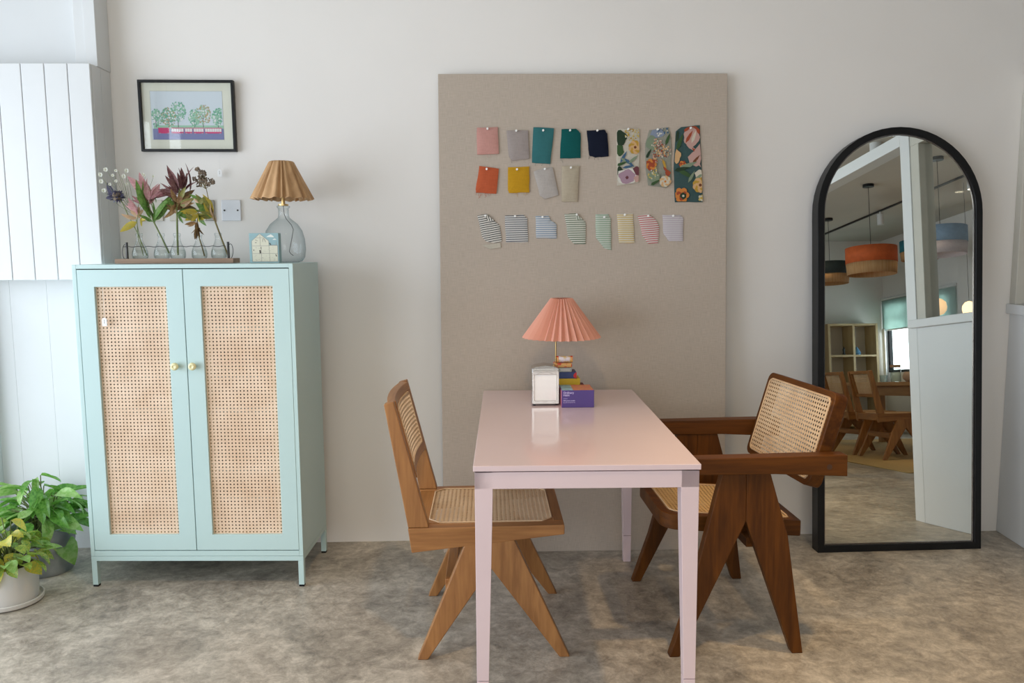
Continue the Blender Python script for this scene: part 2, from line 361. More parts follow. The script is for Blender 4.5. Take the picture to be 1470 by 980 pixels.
# plank-clad boxing at upper left with its lower panelling and the casing above it
bxg = struct(bx('trim_5', M_white, -2.2, -1.632, 3.485, D, 1.240, 2.112))
seams = [-2.2, -2.095, -2.0, -1.906, -1.811, -1.717, -1.625]
for a, b in zip(seams, seams[1:]):
    MB().box(a + 0.0012, b - 0.0012, 3.47, 3.486, 1.232, 2.119).build('plank', M_white, bxg, bevel=0.0025)
for a, b in ((3.47, 3.56), (3.56, D)):
    MB().box(-1.633, -1.624, a + .001 + (0.016 if a == 3.47 else 0), b - .001, 1.232, 2.119).build('plank', M_white, bxg, bevel=0.002)
low = struct(bx('trim_6', M_white, -2.2, -1.3, 3.640, D, 0, 1.24))
sm = [-2.2, -2.111, -1.95, -1.79, -1.63, -1.47, -1.3]
for a, b in zip(sm, sm[1:]):
    MB().box(a + 0.0003, b - 0.0003, 3.630, 3.641, 0.0, 1.232).build('plank', M_white, low, bevel=0.0003)
cs = struct(bx('trim_7', M_white, -1.668, -1.620, 3.53, D, 2.119, CEIL, bevel=0.002))
struct(bx('trim_8', M_white, -1.712, -1.669, 3.535, D, 2.119, CEIL, bevel=0.002))
struct(bx('trim_9', M_white, -2.2, -1.713, 3.60, D, 2.119, CEIL, bevel=0.002))
# electrical plates on the wall
M_plate = noise_mat('white_plastic', (0.72, 0.75, 0.80), (0.74, 0.77, 0.82), rough=0.35)
M_platec = noise_mat('cream_plastic', (0.62, 0.58, 0.50), (0.64, 0.60, 0.52), rough=0.4)
M_plateg = noise_mat('grey_metal_plate', (0.34, 0.33, 0.29), (0.38, 0.37, 0.33), rough=0.35, metal=0.4)
def plate(x0, x1, z0, z1, m, label, screws=True):
    o = MB().box(x0, x1, D - .009, D, z0, z1).build('switch_plate', m, bevel=0.0025)
    tag(o, label, 'plate')
    if screws:
        for x in (x0 + .013, x1 - .013):
            MB().lathe([(0.004, 0), (0.004, 0.002), (0.0, 0.0025)], 12).build('screw', M_iron, o, smooth=True).matrix_local = Matrix.Translation((x, D - .009, (z0 + z1) / 2)) @ Matrix.Rotation(R(90), 4, 'X')
    return o
plate(-1.171, -1.087, 1.482, 1.573, M_plate, 'square white blank wall plate with two screws, between flowers and raffia lamp')
plate(-1.400, -1.240, 1.482, 1.573, M_platec, 'cream wall plate half hidden behind the maroon flowers', False)
plate(-1.238, -1.203, 1.482, 1.573, M_plateg, 'narrow dark grey wall plate beside the cream one behind the flowers', False)
plate(-1.515, -1.428, 1.482, 1.573, M_platec, 'cream wall plate behind the pink lily leaves, nearest the plank boxing', False)

# ------------------------------------------------------------------ cane weave
def cane(nx, ny, fn, name, mat, parent, skip=None, hole=0.31, thick=0.0016):
    bm = bmesh.new(); uvl = bm.loops.layers.uv.new('UVMap'); g = {}
    def gv(i, j):
        if (i, j) not in g: g[(i, j)] = bm.verts.new(fn(i / nx, j / ny))
        return g[(i, j)]
    def addf(vs, uvs):
        f = bm.faces.new(vs)
        for l, q in zip(f.loops, uvs): l[uvl].uv = q
    for j in range(ny):
        for i in range(nx):
            if skip and skip((i + .5) / nx, (j + .5) / ny): continue
            c = [(0, 0), (1, 0), (1, 1), (0, 1)]; cv = [gv(i, j), gv(i + 1, j), gv(i + 1, j + 1), gv(i, j + 1)]
            h = hole; s = h * 0.42
            o = [(.5 - s, .5 - h), (.5 + s, .5 - h), (.5 + h, .5 - s), (.5 + h, .5 + s), (.5 + s, .5 + h), (.5 - s, .5 + h), (.5 - h, .5 + s), (.5 - h, .5 - s)]
            ov = [bm.verts.new(fn((i + a) / nx, (j + b) / ny)) for a, b in o]
            for k in range(4):
                a, b = k, (k + 1) % 4
                addf([cv[a], cv[b], ov[2 * k + 1], ov[2 * k]], [c[a], c[b], o[2 * k + 1], o[2 * k]])
                addf([cv[b], ov[(2 * k + 2) % 8], ov[2 * k + 1]], [c[b], o[(2 * k + 2) % 8], o[2 * k + 1]])
    me = bpy.data.meshes.new(name); bm.to_mesh(me); bm.free(); me.materials.append(mat)
    ob = bpy.data.objects.new(name, me); COL.objects.link(ob)
    if thick:
        q = ob.modifiers.new('solid', 'SOLIDIFY'); q.thickness = thick; q.offset = 0
    ob.parent = parent
    return ob

# ------------------------------------------------------------------ mint cabinet
cab = thing('cabinet', 'tall mint green metal cabinet with two woven cane doors', 'cabinet', (-1.61, 3.187, 0), -0.0429)
CW, CD, CH = 0.86, 0.385, 1.299
c = MB(); t = .016
c.box(0, t, 0, CD, .128, CH); c.box(CW - t, CW, 0, CD, .128, CH); c.box(t, CW - t, 0, CD, CH - t, CH); c.box(t, CW - t, 0, CD, .128, .150); c.box(t, CW - t, CD - .01, CD, .15, CH - t)
c.build('body', M_mint, cab, bevel=0.0012)
for z, h_ in ((.348, .016), (.470, .016), (.700, .034), (.842, .016), (1.030, .022)): bx('shelf', M_mint, t, CW - t, .028, .30, z, z + h_, cab)
bx('shade_sheet', newmat('painted_interior_shade', (.035, .028, .022), .8), t, CW - t, .300, .304, .15, CH - t, cab)  # added dark sheet: interior shade put into colour so the cane holes read black
c = MB()
for (y0, y1) in ((0, .022), (CD - .022, CD)): c.box(.0, CW, y0, y1, .108, .127)
for (x0, x1) in ((0, .022), (CW - .022, CW)): c.box(x0, x1, .022, CD - .022, .108, .127)
c.build('base_frame', M_mint, cab, bevel=0.001)
for x in (0, CW - .022):
    for y in (0, CD - .022):
        l = bx('leg', M_mint, x, x + .022, y, y + .022, .008, .108, cab, bevel=.001)
        bx('foot', M_black, x + .001, x + .021, y + .001, y + .021, 0, .008, l)
M_cream = noise_mat('pale_yellow_ceramic', (0.78, 0.73, 0.42), (0.82, 0.77, 0.47), rough=0.2)
M_ochre = noise_mat('raw_edge', (0.5, 0.42, 0.2), (0.55, 0.47, 0.25), rough=0.6)
for (x0, x1, c0, c1, kx) in ((.0185, .4295, .083, .363, .389), (.4325, .8435, .498, .779, .458)):
    z0, z1, k0, k1 = .1535, 1.2795, .218, 1.213
    d = MB(); d.ring([(x0, z0), (x1, z0), (x1, z1), (x0, z1)], [(c0, k0), (c1, k0), (c1, k1), (c0, k1)], -.001, .017, XZ)
    door = d.build('door', M_mint, cab, bevel=0.0010)
    e = MB(); e.ring([(c0 - .012, k0 - .012), (c1 + .012, k0 - .012), (c1 + .012, k1 + .012), (c0 - .012, k1 + .012)], [(c0 + .024, k0 + .012), (c1 - .024, k0 + .012), (c1 - .024, k1 - .024), (c0 + .024, k1 - .024)], .0185, .021, XZ)
    e.build('backing_frame', M_ochre, door)
    cane(20, 71, lambda u, v, c0=c0, c1=c1, k0=k0, k1=k1: (c0 + (c1 - c0) * u, .0125 + .0006 * math.sin(9 * u + 14 * v), k0 + (k1 - k0) * v), 'cane_panel', M_canec, door, hole=0.215, thick=.0026)
    k = MB(); prof = [(0.0, 0), (.006, .0), (.006, .007), (.013, .012), (.0155, .018), (.0145, .024), (.009, .028), (.0065, .0285), (.0055, .0265), (.0, .0265)]
    k.lathe(prof, 24)
    ko = k.build('knob', M_cream, door, smooth='all'); ko.matrix_local = Matrix.Translation((kx, -.001, .902)) @ Matrix.Rotation(R(90), 4, 'X')

def price_tag(loc, rotz, label, h=.032, w=.019, strlen=.05):
    r = thing('price_tag', label, 'tag', loc, rotz)
    p = MB(); p.prism([(-w / 2, -h), (w / 2, -h), (w / 2, -.007), (w / 2 - .005, 0), (-w / 2 + .005, 0), (-w / 2, -.007)], -.0006, .0006, XZ)
    p.build('card', M_paper, r)
    MB().tube([(0, 0, -.004), (.001, 0, strlen * .4), (0, 0, strlen)], .0006, 5).build('string', M_string, r)
    q = MB()
    for i in range(4): q.box(-.001, .0005, -.0012, -.0007, -.010 - i * .004, -.0075 - i * .004)
    q.build('lettering', M_iron, r)
    return r
price_tag((-1.61 + .118, 3.187 - .012, 1.093), -.05, 'small white paper price tag hanging on the left cane door', strlen=.118)
price_tag((-1.168, 3.630, 1.705), 0, 'small white price tag hanging below the framed picture', strlen=.078)

# ------------------------------------------------------------------ pin board leaning on the wall
BW, BH = 1.264, 2.110
lean = math.asin(0.05925)
board = thing('pin_board', 'tall linen covered pin board leaning on the white wall', 'board', (-0.2072, 3.488, 0.0), -0.010, rot=(-lean, 0, -0.010))
b = MB(); b.box(0, BW, 0, .016, 0, BH); b.build('board_panel', M_linen, board, bevel=.002)
bm_ = MB()
for (x0, x1, z0, z1) in ((.03, .07, .03, BH - .03), (BW - .07, BW - .03, .03, BH - .03), (.07, BW - .07, BH - .07, BH - .03)): bm_.box(x0, x1, .016, .02, z0, z1)
bm_.build('batten', TEAK[2], board)
BM = Matrix.Translation(board.location) @ Euler((-lean, 0, -0.010)).to_matrix().to_4x4()

def cloth_mat(name, c): return linen_mat(name, c, 1.6)
def stripe_mat(name, c, pitch=.0093, frac=.36, ang=0, base=(.66, .64, .60)):
    m = newmat(name, base, .9, spec=.15); b = bsdf(m); tc = N(m, 'ShaderNodeTexCoord'); mp = N(m, 'ShaderNodeMapping')
    mp.inputs['Rotation'].default_value = (0, R(-ang), 0); L(m, tc.outputs['Object'], mp.inputs['Vector'])
    sp = N(m, 'ShaderNodeSeparateXYZ'); L(m, mp.outputs[0], sp.inputs[0])
    d = N(m, 'ShaderNodeMath', operation='DIVIDE'); d.inputs[1].default_value = pitch; L(m, sp.outputs[2], d.inputs[0])
    f = N(m, 'ShaderNodeMath', operation='FRACT'); L(m, d.outputs[0], f.inputs[0])
    g = N(m, 'ShaderNodeMath', operation='LESS_THAN'); g.inputs[1].default_value = frac; L(m, f.outputs[0], g.inputs[0])
    x = N(m, 'ShaderNodeMix', data_type='RGBA'); x.inputs['A'].default_value = (*base, 1); x.inputs['B'].default_value = (*c, 1)
    L(m, g.outputs[0], x.inputs['Factor']); L(m, x.outputs['Result'], b.inputs['Base Color'])
    return m
M_pin = newmat('clear_pin', (0.85, 0.85, 0.83), .1)
def swatch(poly, mat, label, group, pin, thick=.004, bulge=.004, threads=0, tc=(.5, .5, .5), name='fabric_swatch'):
    cx = sum(p[0] for p in poly) / len(poly); cz = sum(p[1] for p in poly) / len(poly)
    m = MB(); rings = []
    # densify the outline so the cut edge waves a little
    pts = []
    for i, p in enumerate(poly):
        q = poly[(i + 1) % len(poly)]
        for k in range(4):
            tt = k / 4; j = (.0 if k == 0 else random.uniform(-.0012, .0012))
            pts.append((p[0] + (q[0] - p[0]) * tt - cx + j, p[1] + (q[1] - p[1]) * tt - cz + j))
    lv = [(1, 0), (1, -thick), (.93, -thick - .0012), (.6, -thick - bulge * .8), (.25, -thick - bulge)]
    for s_, y in lv: rings.append([m.bm.verts.new((p[0] * s_, y + (random.uniform(-.0007, .0007) if s_ < 1 else 0), p[1] * s_)) for p in pts])
    for A, B in zip(rings, rings[1:]):
        for k in range(len(pts)): m.face([A[k], A[(k + 1) % len(pts)], B[(k + 1) % len(pts)], B[k]])
    m.face(rings[0][::-1]); m.face(rings[-1])
    o = m.build(name, mat, smooth=50)
    o.matrix_world = BM @ Matrix.Translation((cx, -.0004, cz)); tag(o, label, 'swatch', group)
    px, pz = pin[0] - cx, pin[1] - cz
    k = MB(); k.lathe([(.0015, 0), (.0015, .003), (.0042, .004), (.0028, .009), (.0046, .013), (.0, .0135)], 14)
    k.build('pin', M_pin, o, smooth=True).matrix_local = Matrix.Translation((px, -thick - .002, pz)) @ Matrix.Rotation(R(90), 4, 'X')
    if threads:
        t_ = MB(); zb = min(p[1] for p in poly) - cz; xs = [p[0] - cx for p in poly if p[1] - cz < zb + .02]
        for i in range(threads):
            x = random.uniform(min(xs), max(xs)); l = random.uniform(.004, .02)
            t_.tube([(x, -.002, zb + .006), (x + random.uniform(-.004, .004), -.004, zb - l * .5), (x + random.uniform(-.008, .008), -.003, zb - l)], .0004, 4)
        f = t_.build('frayed_threads', mat, o); f['kind'] = 'stuff'
    return o
P = {'pink': [(0.167, 1.878), (0.258, 1.88), (0.262, 1.766), (0.167, 1.763)], 'mauve': [(0.296, 1.865), (0.39, 1.865), (0.394, 1.744), (0.322, 1.736), (0.306, 1.751)],
'teal': [(0.413, 1.879), (0.503, 1.874), (0.486, 1.721), (0.406, 1.727)], 'emerald': [(0.536, 1.87), (0.599, 1.872), (0.619, 1.853), (0.619, 1.746), (0.529, 1.745)],
'navy': [(0.646, 1.864), (0.723, 1.868), (0.736, 1.851), (0.742, 1.753), (0.684, 1.748), (0.657, 1.757)], 'orange': [(0.176, 1.713), (0.261, 1.701), (0.249, 1.593), (0.161, 1.598), (0.159, 1.61)],
'mustard': [(0.301, 1.707), (0.394, 1.71), (0.394, 1.598), (0.304, 1.596), (0.3, 1.607)], 'pale': [(0.413, 1.688), (0.458, 1.703), (0.495, 1.706), (0.522, 1.585), (0.463, 1.569), (0.439, 1.585)],
'beige': [(0.536, 1.711), (0.613, 1.711), (0.604, 1.555), (0.535, 1.558)]}
G1, G2, G3 = 'plain fabric swatches pinned on the linen board', 'floral fabric swatches on the linen board', 'striped fabric swatches in a row on the board'
for k, c_, lab, pin, th in (('pink', (.52, .27, .235), 'dusty pink plain fabric swatch at the upper left of the pin board', (0.213, 1.871), 3),
    ('mauve', (.33, .285, .27), 'grey mauve plain fabric swatch between the pink and teal ones', (0.338, 1.862), 6),
    ('teal', (.035, .145, .155), 'blue teal plain fabric swatch, longest of the top plain row', (0.455, 1.863), 3),
    ('emerald', (.004, .088, .085), 'deep emerald green fabric swatch pinned left of the black one', (0.572, 1.863), 3),
    ('navy', (.006, .009, .022), 'near black navy fabric swatch with clipped corners', (0.691, 1.862), 4),
    ('orange', (.47, .10, .04), 'rust orange fabric swatch below the dusty pink one', (0.208, 1.698), 8),
    ('mustard', (.50, .27, .015), 'mustard yellow fabric swatch in the second row', (0.34, 1.696), 8),
    ('pale', (.42, .385, .36), 'pale grey fabric swatch with tilted pointed lower end', (0.461, 1.697), 2),
    ('beige', (.43, .37, .28), 'beige fabric swatch, narrow and long, below the emerald one', (0.575, 1.703), 0)):
    swatch(P[k], cloth_mat('cloth_' + k, c_), lab, G1, pin, .006, .005, th)
ST = [([(0.165, 1.498), (0.207, 1.506), (0.263, 1.454), (0.272, 1.385), (0.24, 1.380), (0.205, 1.385), (0.186, 1.405)], (.03, .03, .035), -10, (.62, .60, .55), 'cream swatch with slanting black stripes and folded corner, leftmost striped one', (0.20, 1.497)),
 ([(0.286, 1.497), (0.368, 1.501), (0.384, 1.484), (0.387, 1.382), (0.29, 1.381)], (.09, .095, .11), -1, (.56, .55, .53), 'broad swatch with charcoal stripes beside the black striped one', (0.33, 1.494)),
 ([(0.42, 1.495), (0.477, 1.497), (0.49, 1.473), (0.512, 1.458), (0.512, 1.397), (0.423, 1.399)], (.17, .24, .33), 0, (.55, .56, .57), 'small swatch with light blue stripes and a notched corner', (0.45, 1.49)),
 ([(0.547, 1.503), (0.6, 1.506), (0.64, 1.466), (0.64, 1.372), (0.589, 1.372), (0.563, 1.402)], (.10, .14, .085), -1, (.57, .57, .50), 'swatch with dark green stripes and folded corner', (0.60, 1.499)),
 ([(0.684, 1.502), (0.739, 1.502), (0.752, 1.481), (0.753, 1.345), (0.721, 1.354), (0.686, 1.399)], (.22, .33, .22), 0, (.50, .53, .47), 'long swatch with mint green stripes, longest of the striped ones', (0.721, 1.488)),
 ([(0.778, 1.502), (0.849, 1.503), (0.856, 1.376), (0.788, 1.375)], (.52, .36, .10), 0, (.60, .56, .46), 'straight cut swatch with yellow stripes', (0.811, 1.498)),
 ([(0.87, 1.494), (0.92, 1.499), (0.954, 1.473), (0.965, 1.444), (0.959, 1.372), (0.917, 1.372), (0.891, 1.406)], (.45, .08, .08), -4, (.60, .55, .52), 'curved swatch with red stripes', (0.914, 1.492)),
 ([(0.979, 1.497), (1.06, 1.496), (1.072, 1.481), (1.07, 1.382), (1.008, 1.382), (0.984, 1.414)], (.44, .38, .43), 0, (.53, .50, .51), 'very pale lilac striped swatch, rightmost of the striped ones', (1.024, 1.492))]
for i, (pl, c_, ang, base, lab, pin) in enumerate(ST):
    o = swatch(pl, stripe_mat('stripe_cloth_%d' % i, c_, ang=ang, base=base), lab, G3, pin, .003, .003, 2 if i in (0, 7) else 0)
    if i in (0, 3):   # turned-down corner with the stripes running the other way
        cx = sum(p[0] for p in pl) / len(pl); cz = sum(p[1] for p in pl) / len(pl)
        a, b_ = pl[1], pl[2]; d_ = .03
        tri = [(a[0] - cx - .003, a[1] - cz - .002), (a[0] - cx + (b_[0] - a[0]) * .62, a[1] - cz + (b_[1] - a[1]) * .62), (a[0] - cx, a[1] - cz - d_)]
        f = MB(); f.prism(tri, -.0085, -.0055, XZ); f.build('fold', stripe_mat('stripe_fold_%d' % i, c_, ang=75, base=base), o)
    if i == 0:
        f = MB(); f.prism([(-.035, -.062), (.045, -.052), (.048, -.072), (.0, -.078)], -.005, -.0015, XZ); f.build('hem', cloth_mat('raw_hem', (.5, .46, .38)), o)

# floral swatches: printed flowers laid as thin cut shapes on the cloth
def flat(m, pts, y, mi):
    m.mi = mi; m.face([m.bm.verts.new((p[0], y, p[1])) for p in pts])
def inside(p, poly):
    r = False; j = len(poly) - 1
    for i in range(len(poly)):
        a, b = poly[i], poly[j]
        if (a[1] > p[1]) != (b[1] > p[1]) and p[0] < (b[0] - a[0]) * (p[1] - a[1]) / (b[1] - a[1]) + a[0]: r = not r
        j = i
    return r
def clampin(p, c, poly):
    if inside(p, poly): return p
    lo, hi = 0.0, 1.0
    for _ in range(10):
        md = (lo + hi) / 2; q = (c[0] + (p[0] - c[0]) * md, c[1] + (p[1] - c[1]) * md)
        if inside(q, poly): lo = md
        else: hi = md
    return (c[0] + (p[0] - c[0]) * lo, c[1] + (p[1] - c[1]) * lo)
CL = {'leaf': (.05, .095, .04), 'dleaf': (.03, .05, .03), 'yel': (.52, .40, .12), 'peach': (.58, .36, .18), 'brown': (.16, .06, .03), 'lil': (.36, .24, .30), 'cream': (.55, .50, .40), 'blue': (.06, .12, .20),
      'rust': (.32, .07, .035), 'org': (.55, .20, .05), 'pinkp': (.48, .30, .26), 'sage': (.20, .25, .17), 'lblue': (.22, .26, .34), 'plum': (.14, .05, .06), 'white': (.62, .60, .54), 'gold': (.45, .27, .05)}
CK = list(CL); CM = [newmat('print_' + k, v, .9, spec=.1) for k, v in CL.items()]
def floral(poly, basec, items, label, pin, name):
    o = swatch(poly, cloth_mat('floral_' + name, basec), label, G2, pin, .003, .0008)
    cx = sum(p[0] for p in poly) / len(poly); cz = sum(p[1] for p in poly) / len(poly)
    x0, x1 = min(p[0] for p in poly), max(p[0] for p in poly); z0, z1 = min(p[1] for p in poly), max(p[1] for p in poly)
    lp = [((p[0] - cx) * .97, (p[1] - cz) * .985) for p in poly]
    m = MB(); y = -.0062
    for it in items:
        kind, u, v, r, col = it[:5]; X = x0 + (x1 - x0) * u - cx; Zc = z0 + (z1 - z0) * v - cz; X, Zc = clampin((X, Zc), (0, 0), lp); y -= .00006
        if kind == 'disc':
            sq = it[5] if len(it) > 5 else 1; ph = random.random()
            pts = [(X + r * math.cos(a) * (1 + .13 * math.sin(5 * a + ph * 6)), Zc + r * sq * math.sin(a) * (1 + .13 * math.sin(4 * a + ph * 9))) for a in [2 * math.pi * k / 18 for k in range(18)]]
            flat(m, [clampin(p, (X, Zc), lp) for p in pts], y, CK.index(col))
        elif kind == 'rose':
            n = it[5]; cols = it[6]
            for ring in range(3):
                rr = r * (1 - ring * .3); cc = cols[ring % len(cols)]
                for k in range(n):
                    a = 2 * math.pi * (k + ring * .5) / n; px, pz = X + rr * .62 * math.cos(a), Zc + rr * .62 * math.sin(a); y -= .00003
                    pts = [(px + rr * .40 * math.cos(b), pz + rr * .40 * math.sin(b)) for b in [2 * math.pi * q / 9 for q in range(9)]]
                    flat(m, [clampin(p, (X, Zc), lp) for p in pts], y, CK.index(cc if k % 2 else cols[(ring + 1) % len(cols)]))
            y -= .0001
            flat(m, [clampin((X + r * .2 * math.cos(b), Zc + r * .2 * math.sin(b)), (X, Zc), lp) for b in [2 * math.pi * q / 9 for q in range(9)]], y, CK.index(col))
        elif kind == 'spray':
            n = it[5]; cols = it[6]
            for k in range(n):
                a = random.uniform(0, 6.28); q = r * math.sqrt(random.random()); px, pz = clampin((X + q * math.cos(a), Zc + q * math.sin(a)), (X, Zc), lp); s_ = random.uniform(.0022, .0045); y -= .00002
                flat(m, [clampin((px + s_ * math.cos(b), pz + s_ * math.sin(b)), (X, Zc), lp) for b in [2 * math.pi * g_ / 6 for g_ in range(6)]], y, CK.index(random.choice(cols)))
        elif kind == 'blade':
            a = R(it[5]); w = r * .22; ca, sa = math.cos(a), math.sin(a)
            pts = [(X + t_ * r * ca - s_ * w * sa, Zc + t_ * r * sa + s_ * w * ca) for t_, s_ in ((-1, 0), (-.4, 1), (.3, .8), (1, 0), (.3, -.8), (-.4, -1))]
            flat(m, [clampin(p, (X, Zc), lp) for p in pts], y, CK.index(col))
    m.build('printed_flowers', CM, o, fixn=False)
    return o
floral([(0.786, 1.872), (0.876, 1.872), (0.878, 1.771), (0.874, 1.637), (0.779, 1.625), (0.776, 1.859)], (.53, .49, .41),
    [('disc', .12, .84, .034, 'dleaf'), ('disc', .06, .62, .026, 'leaf'), ('spray', .68, .92, .034, 'yel', 60, ['yel', 'gold', 'cream']), ('rose', .80, .67, .030, 'brown', 9, ['peach', 'gold', 'peach']),
     ('blade', .30, .50, .03, 'blue', 60), ('blade', .45, .42, .034, 'sage', -30), ('blade', .55, .40, .03, 'blue', -40), ('blade', .2, .38, .03, 'leaf', 20), ('blade', .72, .46, .028, 'sage', 40), ('blade', .5, .33, .026, 'blue', 10),
     ('disc', .10, .25, .02, 'dleaf'), ('disc', .85, .24, .022, 'plum'), ('disc', .45, .15, .044, 'white', .85), ('disc', .45, .155, .036, 'lil', .85), ('disc', .88, .12, .014, 'pinkp'), ('disc', .45, .14, .007, 'plum')],
    'white floral fabric swatch with peach rose and lilac bloom, leftmost floral', (.826, 1.868), 'white')
floral([(0.921, 1.865), (1.006, 1.878), (1.017, 1.83), (1.018, 1.634), (0.995, 1.615), (0.915, 1.626), (0.905, 1.697), (0.903, 1.808)], (.27, .27, .22),
    [('disc', .45, .90, .03, 'lblue', .7), ('spray', .65, .92, .026, 'lblue', 30, ['lblue', 'blue', 'white']), ('disc', .25, .74, .03, 'sage'), ('blade', .85, .80, .03, 'leaf', 70), ('blade', .1, .55, .03, 'dleaf', 60),
     ('spray', .5, .70, .03, 'pinkp', 46, ['pinkp', 'peach', 'rust', 'cream']), ('spray', .72, .60, .03, 'pinkp', 46, ['pinkp', 'peach', 'brown', 'cream']), ('spray', .5, .52, .03, 'pinkp', 36, ['pinkp', 'peach', 'rust']), ('rose', .2, .38, .026, 'rust', 7, ['rust', 'org', 'rust']),
     ('blade', .72, .38, .026, 'gold', -70), ('blade', .8, .28, .024, 'rust', -50), ('disc', .85, .24, .012, 'rust'), ('disc', .3, .18, .03, 'sage', .7), ('spray', .3, .24, .026, 'cream', 26, ['cream', 'yel', 'sage']), ('blade', .35, .08, .03, 'leaf', 30), ('rose', .75, .1, .026, 'org', 9, ['cream', 'peach', 'cream'])],
    'grey green floral fabric swatch with tiny pink blossoms, middle floral', (.955, 1.866), 'sage')
floral([(1.037, 1.86), (1.06, 1.878), (1.142, 1.886), (1.152, 1.697), (1.157, 1.552), (1.034, 1.552), (1.028, 1.697)], (.045, .085, .085),
    [('blade', .1, .86, .04, 'dleaf', 80), ('blade', .2, .78, .04, 'leaf', 70), ('disc', .62, .90, .034, 'rust', 1.1), ('disc', .60, .84, .036, 'pinkp', 1.1), ('blade', .52, .85, .032, 'rust', 60), ('blade', .68, .85, .030, 'cream', 70), ('blade', .62, .70, .03, 'pinkp', -30), ('blade', .75, .66, .024, 'rust', -40),
     ('disc', .05, .60, .024, 'peach', 1.3), ('disc', .98, .64, .028, 'pinkp', 1.4), ('disc', .72, .56, .03, 'pinkp'), ('blade', .75, .55, .028, 'brown', 50), ('blade', .85, .50, .02, 'pinkp', -60), ('rose', .30, .49, .017, 'org', 6, ['rust', 'org', 'rust']),
     ('blade', .45, .47, .05, 'sage', 22), ('blade', .4, .37, .046, 'leaf', -30), ('blade', .25, .43, .04, 'dleaf', 12), ('blade', .6, .33, .03, 'sage', 60), ('disc', .9, .36, .024, 'cream', .8), ('blade', .86, .33, .03, 'sage', 40), ('rose', .9, .22, .034, 'brown', 9, ['peach', 'gold', 'peach']),
     ('rose', .26, .09, .034, 'dleaf', 6, ['org', 'org', 'rust']), ('disc', .32, .08, .014, 'dleaf'), ('disc', .32, .08, .005, 'cream'), ('rose', .95, .05, .016, 'gold', 5, ['yel', 'cream', 'yel'])],
    'dark teal floral fabric swatch with orange poppy, longest and rightmost floral', (1.10, 1.872), 'dark')

# ------------------------------------------------------------------ pink table
tab = thing('table', 'pale pink lacquered rectangular table with square tapered legs', 'table', (-0.045, 2.184, 0), -0.0199)
TW, TL, TH = .635, 1.214, .75
MB().prism([(0, 0), (TW, 0), (TW, TL), (0, TL)], .734, TH, XY).build('tabletop', M_pink, tab, bevel=.0015)
a = MB(); e = .004
a.box(e, TW - e, e, e + .022, .683, .731); a.box(e, TW - e, TL - e - .022, TL - e, .683, .731)
a.box(e, e + .022, e + .022, TL - e - .022, .683, .731); a.box(TW - e - .022, TW - e, e + .022, TL - e - .022, .683, .731)
a.box(e + .03, TW - e - .03, e + .03, TL - e - .03, .726, .734)
a.build('apron', M_pink, tab, bevel=.001)
for sx in (0, 1):
    for sy in (0, 1):
        m = MB(); X = (e, e + .050) if sx == 0 else (TW - e - .050, TW - e); Y = (e, e + .050) if sy == 0 else (TL - e - .050, TL - e)
        tx = .018; top = [(X[0], Y[0]), (X[1], Y[0]), (X[1], Y[1]), (X[0], Y[1])]
        x0, x1 = (X[0], X[1] - tx) if sx == 0 else (X[0] + tx, X[1]); y0, y1 = (Y[0], Y[1] - tx) if sy == 0 else (Y[0] + tx, Y[1])
        bot = [(x0, y0), (x1, y0), (x1, y1), (x0, y1)]
        def lv(z, k): return [m.bm.verts.new((bot[i][0] * (1 - k) + top[i][0] * k, bot[i][1] * (1 - k) + top[i][1] * k, z)) for i in range(4)]
        A, B, C_ = lv(.118, .12), lv(.66, 1), lv(.731, 1)
        for U, V in ((A, B), (B, C_)):
            for k in range(4): m.face([U[k], U[(k + 1) % 4], V[(k + 1) % 4], V[k]])
        m.face(A[::-1]); m.face(C_)
        lg = m.build('leg', M_pink, tab, bevel=.001)
        m = MB(); A, B = lv(0, 0), lv(.116, .12)
        for k in range(4): m.face([A[k], A[(k + 1) % 4], B[(k + 1) % 4], B[k]])
        m.face(A[::-1]); m.face(B); m.build('foot', M_pink, lg, bevel=.001)

